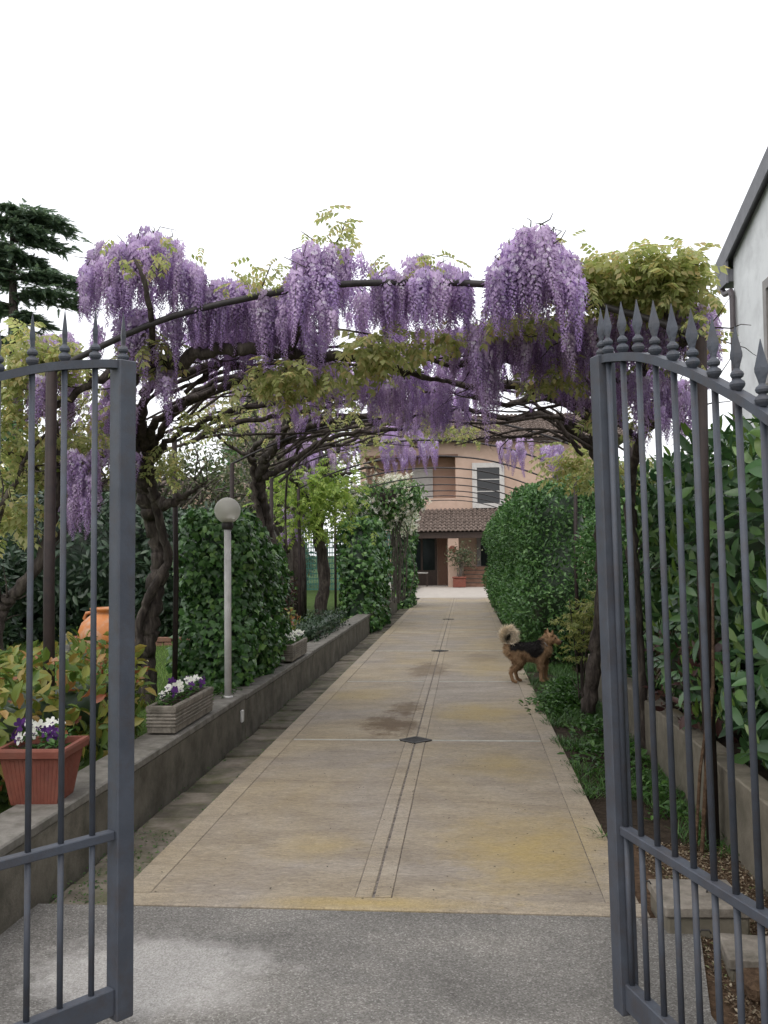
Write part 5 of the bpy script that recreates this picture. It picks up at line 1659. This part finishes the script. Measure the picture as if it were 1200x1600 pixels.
PW = [pansy_mesh(i, 'w') for i in range(3)]
PV = [pansy_mesh(i + 9, 'v') for i in range(2)]


def pansies(label, loc, rx, ry, n, share_v, size=.03, nleaf=160, height=.09, rz=0):
    t = thing('pansies', label, 'pansies', loc, rz)
    p = NP.uniform(-1, 1, size=(nleaf, 3)) * np.array((rx, ry, .5)) + np.array((0, 0, .5)); p[:, 2] *= height
    ang = NP.uniform(0, 6.28, nleaf)
    o = link('leaves', scatter_mesh('leaves', QUAD[0], QUAD[1], p, frames(np.stack([np.cos(ang), np.sin(ang), np.full(nleaf, .5)], 1), np.tile((0, 0, 1.), (nleaf, 1)) + NP.normal(size=(nleaf, 3)) * .4), NP.uniform(.03, .055, nleaf), M['weed']), t)
    o['kind'] = 'stuff'
    for k in range(n):
        me = R.choice(PV) if (k * .6180339) % 1 < share_v else R.choice(PW)
        x, y = R.uniform(-rx, rx), R.uniform(-ry, ry)
        z = height * R.uniform(.65, 1.25) + .015
        yaw = PI + R.gauss(.1, .7) - rz
        link('flower', me, t, loc=(x, y, z), rot=(R.uniform(.1, .7), R.uniform(-.3, .3), yaw), scale=size * R.uniform(.75, 1.2))
    return t


# tapered square terracotta pot
pv = atz(66, 1258, .362)
fp = thing('flower_pot', 'tapered square red terracotta pot with a moulded rim on the wall behind the left gate', 'plant pot', (pv.x - .05, pv.y + .11, .362), math.radians(4))
m = MB()


def sqring(hx_, hy_, z): return [(-hx_, -hy_, z), (hx_, -hy_, z), (hx_, hy_, z), (-hx_, hy_, z)]


def sqloft(m, rings, close=True):
    k = len(m.v)
    for r_ in rings: m.v += r_
    for i in range(len(rings) - 1):
        for j in range(4):
            a, b = k + 4 * i + j, k + 4 * i + (j + 1) % 4
            m.f.append((a, b, b + 4, a + 4)); m.m.append(0)
    m.f.append((k + 3, k + 2, k + 1, k)); m.m.append(0)
    e = k + 4 * (len(rings) - 1); m.f.append((e, e + 1, e + 2, e + 3)); m.m.append(0)
    return m


sqloft(m, [sqring(.115, .115, 0), sqring(.118, .118, .012), sqring(.155, .155, .235)])
m.build('pot_body', M['terracotta'], fp)
m = sqloft(MB(), [sqring(.157, .157, .236), sqring(.176, .176, .242), sqring(.182, .182, .275), sqring(.178, .178, .287), sqring(.155, .155, .287), sqring(.15, .15, .25)])
m.build('rim', M['terracotta'], fp)
rib = MB().box(-.0035, .0035, -.0035, .0035, 0, 1, bev=.001).mesh('rib', M['terracotta'])
for side in range(4):
    for k in range(13):
        u = -.9 + 1.8 * k / 12
        c, s = math.cos(side * PI / 2), math.sin(side * PI / 2)
        a, b = Vector((u * .112, -.1165, .014)), Vector((u * .146, -.1535, .228))
        Rm = Matrix.Rotation(side * PI / 2, 4, 'Z')
        a, b = Rm @ a, Rm @ b
        d = b - a
        o = link('rib', rib, fp)
        o.matrix_basis = Matrix.Translation(a) @ d.to_track_quat('Z', 'Y').to_matrix().to_4x4() @ Matrix.Diagonal((1, 1, d.length, 1))
MB().box(-.15, .15, -.15, .15, .23, .252).build('soil', M['soil'], fp)
pansies('purple and white pansies in the terracotta pot on the wall', (pv.x - .05, pv.y + .11, .61), .12, .12, 17, .4, .036, 110, .10)


def trough(label, X, Y, L, wid=.2, H=.2):
    """ribbed cast-stone trough lying along the wall"""
    t = thing('stone_trough', label, 'planter', (X, Y, .36), 0, 'ribbed stone troughs on the wall')
    m = MB()
    w, l = wid / 2, L / 2
    th = .028
    m.box(-w, -w + th, -l, l, .012, H, bev=.004).box(w - th, w, -l, l, .012, H, bev=.004)
    m.box(-w + th, w - th, -l, -l + th, .012, H - .001, bev=.004).box(-w + th, w - th, l - th, l, .012, H - .001, bev=.004)
    m.box(-w + th, w - th, -l + th, l - th, .012, .03)
    for yy in (-l * .8, l * .8): m.box(-w + .02, w - .02, yy - .03, yy + .03, 0, .0121)
    m.build('trough_body', M['trough'], t)
    for k in range(5):
        z = .062 + k * .0245
        r_ = MB()
        r_.box(-w - .007, w + .007, -l - .007, -l - .0005, z - .007, z + .007, bev=.003)
        r_.box(-w - .007, w + .007, l + .0005, l + .007, z - .007, z + .007, bev=.003)
        r_.box(w + .0005, w + .007, -l, l, z - .0069, z + .0069, bev=.003)
        r_.box(-w - .007, -w - .0005, -l, l, z - .0069, z + .0069, bev=.003)
        r_.build('rib', M['trough'], t)
    m = MB()
    m.box(-w - .008, w + .008, -l - .008, -l - .0004, H - .034, H - .003, bev=.003); m.box(w + .0004, w + .008, -l, l, H - .0339, H - .0029, bev=.003)
    m.box(-w - .008, -w - .0004, -l, l, H - .0339, H - .0029, bev=.003); m.box(-w - .008, w + .008, l + .0004, l + .008, H - .034, H - .003, bev=.003)
    m.build('rim', M['trough'], t)
    MB().box(-w + th, w - th, -l + th, l - th, .03, H - .03).build('soil', M['soil'], t)
    return t


trough('nearest ribbed stone trough, on the wall between the left gate stile and the lamp', -2.125, 6.78, .95)
pansies('white and violet pansies in the nearest stone trough', (-2.125, 6.78, .53), .075,   .42, 34, .3, .036, 240, .10)
trough('second ribbed stone trough, on the wall just past the ivy block', -2.11, 11.05, .95)
pansies('white pansies in the second stone trough past the ivy block', (-2.11, 11.05, .53), .075, .42, 30, 0, .036, 200, .10)
trough('farthest small trough on the wall, between the two ivy columns', -2.11, 24.6, .9)
pansies('white flowers in the farthest trough between the two ivy columns', (-2.11, 24.6, .53), .09, .42, 26, 0, .06, 160, .2)

# big oil jar on the lawn
v = at(166, 1020, 11.0)
jr = thing('oil_jar', 'big round orange terracotta oil jar on the lawn behind the left gate stile', 'jar', (v.x, 11.0, .26))
MB().lathe([(.13, 0), (.17, .02), (.27, .16), (.335, .33), (.335, .42), (.29, .54), (.2, .62), (.15, .65), (.145, .67), (.19, .69), (.195, .715), (.15, .72), (.12, .68), (.12, .5)], (0, 0, 0), 30).build('jar_body', M['jar'], jr, smooth=True)
for s in (-1, 1):
    MB().tube([(s * .17, 0, .66), (s * .25, 0, .65), (s * .28, 0, .585), (s * .25, 0, .55)], .022, 8).build('handle', M['jar'], jr, smooth=True)
v = at(102, 1020, 10.6)
sp_ = thing('wooden_post', 'short weathered grey wooden post on the lawn left of the oil jar', 'post', (v.x, 10.6, .2))
MB().tube([(0, 0, 0), (.004, 0, .35), (0, 0, .49)], [.062, .057, .05], 9).build('post_shaft', M['birch'], sp_)
# low brick edging on the lawn
v = at(262, 1000, 13.2)
be = thing('brick_edging', 'low two-course brick edging across the lawn left of the ivy block', 'edging', (v.x, 13.4, .26))
bk = MB().box(-.115, .115, -.055, .055, 0, .065, bev=.006).mesh('brick', M['brick'])
for r_ in range(2):
    for k in range(14):
        link('brick', bk, be, loc=(-1.7 + k * .245 + r_ * .12, R.gauss(0, .006), r_ * .075), rot=(0, 0, R.gauss(0, .02)))

# ------------------------------------------------------------------ small things on the right
def cover(label, X, Y, w, d, h, rz, mat='coping'):
    t = thing('inspection_cover', label, 'concrete cover', (X, Y, -.03), rz)
    m = MB().box(-w * .47, w * .47, -d * .47, d * .47, 0, h - .05, bev=.008)
    m.build('surround', M['wall_right'], t)
    MB().box(-w / 2, w / 2, -d / 2, d / 2, h - .049, h, bev=.008).build('lid', M['trough'], t)
    for dx, dy in ((.06, 0), (-.2, .1)):
        MB().tube([(dx - .022, dy, h), (dx - .015, dy, h + .012), (dx + .015, dy, h + .012), (dx + .022, dy, h)], .004, 6).build('lifting_ring', M['iron'], t)
    return t


v = atz(1092, 1408, .08)
cover('larger concrete inspection cover on the litter behind the right gate bars', v.x, v.y + .02, .36, .34, .14, math.radians(2))
v = atz(1185, 1488, .05)
cover('smaller concrete cover lying nearest the right photo edge, behind the gate', v.x + .02, v.y, .30, .24, .10, math.radians(-6))
v = atz(1185, 1545, -.02)
bb = thing('tufa_block', 'rough brown stone block on the ground below the smaller concrete cover', 'stone block', (v.x + .04, v.y - .03, -.03), .1)
MB().box(-.11, .11, -.08, .08, 0, .075, bev=.02).build('block', M['litter_ground'], bb)
v = atz(1066, 1449, -.02)
M['red_plastic'] = pmat('faded_red_plastic', ((.3, (.32, .06, .03)), (.7, (.45, .1, .05))), 9, .6, .1, .001, 50)
rc = MB().box(-.028, .028, -.02, .02, 0, .028, bev=.008).build('red_scrap', M['red_plastic'], None, loc=(v.x, v.y, -.022))
tag(rc, 'small faded red scrap on the ground beside the larger concrete cover', 'scrap')
v = atz(1022, 1452, -.02)
for k, (px, py, s) in enumerate(((1075, 1440, .05), (1095, 1447, .04))):
    v = atz(px, py, -.02)
    bm = bmesh.new(); bmesh.ops.create_icosphere(bm, subdivisions=2, radius=1)
    for w in bm.verts: w.co = Vector((w.co.x * s * 1.3, w.co.y * s, w.co.z * s * .7)) * R.uniform(.85, 1.12)
    me = bpy.data.meshes.new('stone'); bm.to_mesh(me); bm.free(); me.materials.append(M['trough'])
    o = link('stone', me, None, loc=(v.x, v.y, 0))
    tag(o, ('pale grey stone beside the red scrap', 'pale grey stone touching the larger concrete cover')[k], 'stone')
# bamboo cane leaning against the rusty post behind the gate
cn = thing('bamboo_cane', 'thin split bamboo cane leaning beside the rusty pergola post at right', 'cane', (1.27, 5.15, -.03))
MB().tube([(-.04, 0, 0), (.0, .02, .45), (.055, .05, .9), (.07, .06, 1.45)], [.011, .011, .009, .007], 7).build('cane', M['litter_ground'], cn)
MB().tube([(-.07, .02, 0), (-.03, .03, .45), (.05, .06, .88)], [.009, .009, .007], 7).build('cane', M['litter_ground'], cn)

# ------------------------------------------------------------------ the dog
def make_dog(loc, rz):
    caps = []

    def chain(*pts):
        for a, b in zip(pts[:-1], pts[1:]): caps.append((a, b))
    chain((-.005, 0, .405, .094), (.10, 0, .395, .095), (.20, 0, .382, .106), (.31, 0, .372, .122), (.385, 0, .40, .107))
    chain((.37, 0, .43, .092), (.425, -.005, .495, .074), (.465, -.01, .535, .066))
    chain((.465, -.012, .54, .066), (.50, -.03, .535, .058))
    chain((.50, -.03, .525, .046), (.575, -.06, .497, .029))
    chain((.51, -.033, .50, .036), (.565, -.056, .483, .023))
    for s, dx in ((-1, 0), (1, .075)):
        chain((.01 + dx * .3, s * .05, .385, .08), (.065 + dx * .8, s * .068, .265, .055), (.03 + dx, s * .07, .20, .036), (-.03 + dx, s * .07, .128, .024), (-.005 + dx, s * .07, .035, .021), (.035 + dx, s * .07, .019, .0195))
    for s, dx in ((-1, 0), (1, .075)):
        chain((.36 + dx * .3, s * .058, .37, .07), (.335 + dx, s * .07, .265, .043), (.345 + dx, s * .07, .13, .027), (.34 + dx, s * .07, .035, .024), (.372 + dx, s * .07, .021, .0215))
    chain((-.04, 0, .46, .034), (-.078, 0, .52, .034), (-.088, 0, .58, .036), (-.062, 0, .625, .036), (-.015, 0, .632, .034), (.02, 0, .60, .03), (.03, 0, .555, .022))
    bm = bmesh.new()
    for a, b in caps:
        pa, pb = Vector(a[:3]), Vector(b[:3])
        d = pb - pa; L = d.length; q = d.to_track_quat('Z', 'Y').to_matrix()
        prof = []
        for k in range(6): th = -PI / 2 + PI / 2 * k / 5; prof.append((a[3] * math.cos(th), a[3] * math.sin(th)))
        for k in range(6): th = PI / 2 * k / 5; prof.append((b[3] * math.cos(th), L + b[3] * math.sin(th)))
        n = 14; rings = []
        for r, z in prof:
            rings.append([bm.verts.new(pa + q @ Vector((max(r, 1e-4) * math.cos(2 * PI * j / n), max(r, 1e-4) * math.sin(2 * PI * j / n), z))) for j in range(n)])
        for i in range(len(rings) - 1):
            for j in range(n): bm.faces.new((rings[i][j], rings[i][(j + 1) % n], rings[i + 1][(j + 1) % n], rings[i + 1][j]))
        bm.faces.new(list(reversed(rings[0]))); bm.faces.new(rings[-1])
    # ears: flattened cones standing up
    for (bx, by, bz, tx, ty, tz) in ((.448, .035, .575, .448, .058, .668), (.478, -.062, .572, .498, -.082, .66)):
        c, t = Vector((bx, by, bz)), Vector((tx, ty, tz)); n = 10
        rings = []
        for k in range(5):
            u = k / 4; r = .031 * (1 - u) ** .8 + .003
            rings.append([bm.verts.new(c.lerp(t, u) + Vector((.75 * r * math.cos(2 * PI * j / n), r * math.sin(2 * PI * j / n), 0))) for j in range(n)])
        for i in range(4):
            for j in range(n): bm.faces.new((rings[i][j], rings[i][(j + 1) % n], rings[i + 1][(j + 1) % n], rings[i + 1][j]))
        bm.faces.new(list(reversed(rings[0]))); bm.faces.new(rings[-1])
    tmp = bpy.data.meshes.new('dog_raw'); bm.to_mesh(tmp); bm.free()
    ob = bpy.data.objects.new('dog_raw', tmp); COL.objects.link(ob)
    rm = ob.modifiers.new('remesh', 'REMESH'); rm.mode = 'VOXEL'; rm.voxel_size = .0085
    sm = ob.modifiers.new('smooth', 'SMOOTH'); sm.iterations = 5; sm.factor = .5
    dg = bpy.context.evaluated_depsgraph_get()
    me = bpy.data.meshes.new_from_object(ob.evaluated_get(dg))
    bpy.data.objects.remove(ob); bpy.data.meshes.remove(tmp)
    me.name = 'dog'
    nv = len(me.vertices)
    V = np.empty(nv * 3, np.float32); me.vertices.foreach_get('co', V); V = V.reshape(-1, 3).astype(float)
    Nn = np.empty(nv * 3, np.float32); me.vertices.foreach_get('normal', Nn); Nn = Nn.reshape(-1, 3).astype(float)

    def coat(P, n):
        tan = np.array((.27, .165, .09)); pale = np.array((.42, .30, .185)); black = np.array((.016, .014, .014)); cream = np.array((.74, .64, .49)); rust = np.array((.19, .10, .05))
        w = lump(P, 26, 3) * .5 + lump(P, 60, 8) * .35
        C = tan + (pale - tan) * np.clip(.35 + .5 * w, 0, 1)[:, None]
        x, y, z = P.T
        low = np.clip((.30 - z) / .2, 0, 1)[:, None]
        C = C + (rust - C) * low * .45
        # black saddle over the back, down the flank and round the neck
        edge = .385 - .08 * np.exp(-((x - .27) / .09) ** 2) + .02 * w
        sad = np.clip((z - edge) / .022, 0, 1) * np.clip((x + .05) / .03, 0, 1) * np.clip((.385 + .03 * w - x) / .03, 0, 1) * (z < .52)
        C = C + (black - C) * np.clip(sad, 0, 1)[:, None]
        ruff = np.exp(-((x - .375) / .025) ** 2) * np.clip((z - .40) / .04, 0, 1) * (z < .54) * .7
        C = C + (np.array((.05, .045, .045)) - C) * ruff[:, None]
        head = (x > .43) & (z > .45)
        C[head] = C[head] * .5 + .5 * np.array((.27, .155, .08))
        muz = np.clip((x - .515) / .03, 0, 1) * (z < .52) * .6
        C = C + (np.array((.08, .05, .035)) - C) * muz[:, None]
        tail = (x < .06) & (z > .475 + .25 * np.maximum(0, x))
        inner = np.exp(-(((x + .05) / .03) ** 2 + ((z - .535) / .07) ** 2))
        ct = cream + (black - cream) * np.clip(inner * 1.25 - .1 + .25 * w, 0, 1)[:, None]
        C[tail] = ct[tail]
        br = np.clip((-.03 - x) / .04, 0, 1) * (z < .46) * (z > .18)
        C = C + (pale * 1.1 - C) * (br * .7)[:, None]
        return np.clip(C, 0, 1), tail
    m, n, l, b = new_mat('dog_coat')
    a = n.new('ShaderNodeAttribute'); a.attribute_name = 'coat'
    l.new(a.outputs['Color'], b.inputs['Base Color']); b.inputs['Roughness'].default_value = .75; b.inputs['Specular IOR Level'].default_value = .2
    me.materials.clear(); me.materials.append(m)
    C, _ = coat(V, Nn)
    ca = me.color_attributes.new('coat', 'FLOAT_COLOR', 'POINT')
    ca.data.foreach_set('color', np.concatenate([C, np.ones((nv, 1))], 1).astype(np.float32).ravel())
    me.polygons.foreach_set('use_smooth', [True] * len(me.polygons))
    dog = link('dog', me, None, loc=loc, rot=(0, 0, rz))
    tag(dog, 'tan and black long-haired dog with a curled cream tail, sniffing at the shrubs', 'dog')
    # the coat's hairs
    k = 17000
    wgt = np.ones(nv); wgt[(V[:, 2] < .12)] = .3; wgt[(V[:, 0] < .06) & (V[:, 2] > .5)] = 3.0
    i = NP.choice(nv, k, p=wgt / wgt.sum())
    P, nn = V[i], Nn[i]
    col, tail = coat(P, nn)
    col = np.clip(col * NP.uniform(.55, 1.4, (k, 1)), 0, 1)
    L = np.full(k, .032); L[P[:, 2] < .15] = .007; L[tail] = .072; L[(P[:, 0] > .44) & (P[:, 2] > .45)] = .008
    L[(P[:, 0] < .02) & (P[:, 2] < .46) & (P[:, 2] > .2)] = .03; L[(P[:, 0] > .36) & (P[:, 0] < .45) & (P[:, 2] > .3) & (P[:, 2] < .5)] = .03
    L *= NP.uniform(.6, 1.3, k)
    back = np.array((-.8, 0, -.55)); flow = np.tile(back, (k, 1)); flow[tail] = 0
    # along the plume of the tail the hair lies with the curl
    tc_ = np.array(((-.04, 0, .46), (-.078, 0, .52), (-.088, 0, .58), (-.062, 0, .625), (-.015, 0, .632), (.02, 0, .60), (.03, 0, .555), (.032, 0, .50)))
    mid = (tc_[:-1] + tc_[1:]) / 2; tan_ = norm(tc_[1:] - tc_[:-1])
    near = np.argmin(np.linalg.norm(P[:, None] - mid[None], axis=2), axis=1)
    flow[tail] = tan_[near[tail]] * 1.15
    d = norm(nn * .75 + flow * .8 + NP.normal(size=(k, 3)) * .25)
    s = norm(np.cross(d, NP.normal(size=(k, 3))))
    wd = (.0026 + .0008 * tail)[:, None]
    VV = np.stack([P - s * wd - nn * .002, P + s * wd - nn * .002, P + d * L[:, None]], 1).reshape(-1, 3)
    fm = np_mesh('fur', VV, np.arange(3 * k).reshape(-1, 3), m)
    fc_ = fm.color_attributes.new('coat', 'FLOAT_COLOR', 'POINT')
    fc_.data.foreach_set('color', np.repeat(np.concatenate([col, np.ones((k, 1))], 1), 3, 0).astype(np.float32).ravel())
    link('fur', fm, dog)['kind'] = 'stuff'
    dark = pmat('dog_dark', ((.3, (.008, .007, .007)), (.7, (.014, .012, .012))), 5, .25, 0)
    for nm, p_, r in (('nose', (.60, -.070, .502), .0155), ('eye', (.518, -.088, .548), .009), ('eye', (.545, .012, .548), .009)):
        bm = bmesh.new(); bmesh.ops.create_icosphere(bm, subdivisions=2, radius=r)
        e = bpy.data.meshes.new(nm); bm.to_mesh(e); bm.free(); e.materials.append(dark)
        link(nm, e, dog, loc=p_)
    # collar
    pts = []
    for j in range(25):
        t = 2 * PI * j / 24
        pts.append((.41 + .066 * math.cos(t) * .62, -.003 + .085 * math.sin(t), .468 - .066 * math.cos(t) * .70))
    MB().tube(pts, .007, 6, cap=False).build('collar', M['grey_frame'], dog, smooth=True)
    return dog


_p = atz(801, 1067, 0)
make_dog((_p.x, _p.y + .02, 0), math.radians(4))
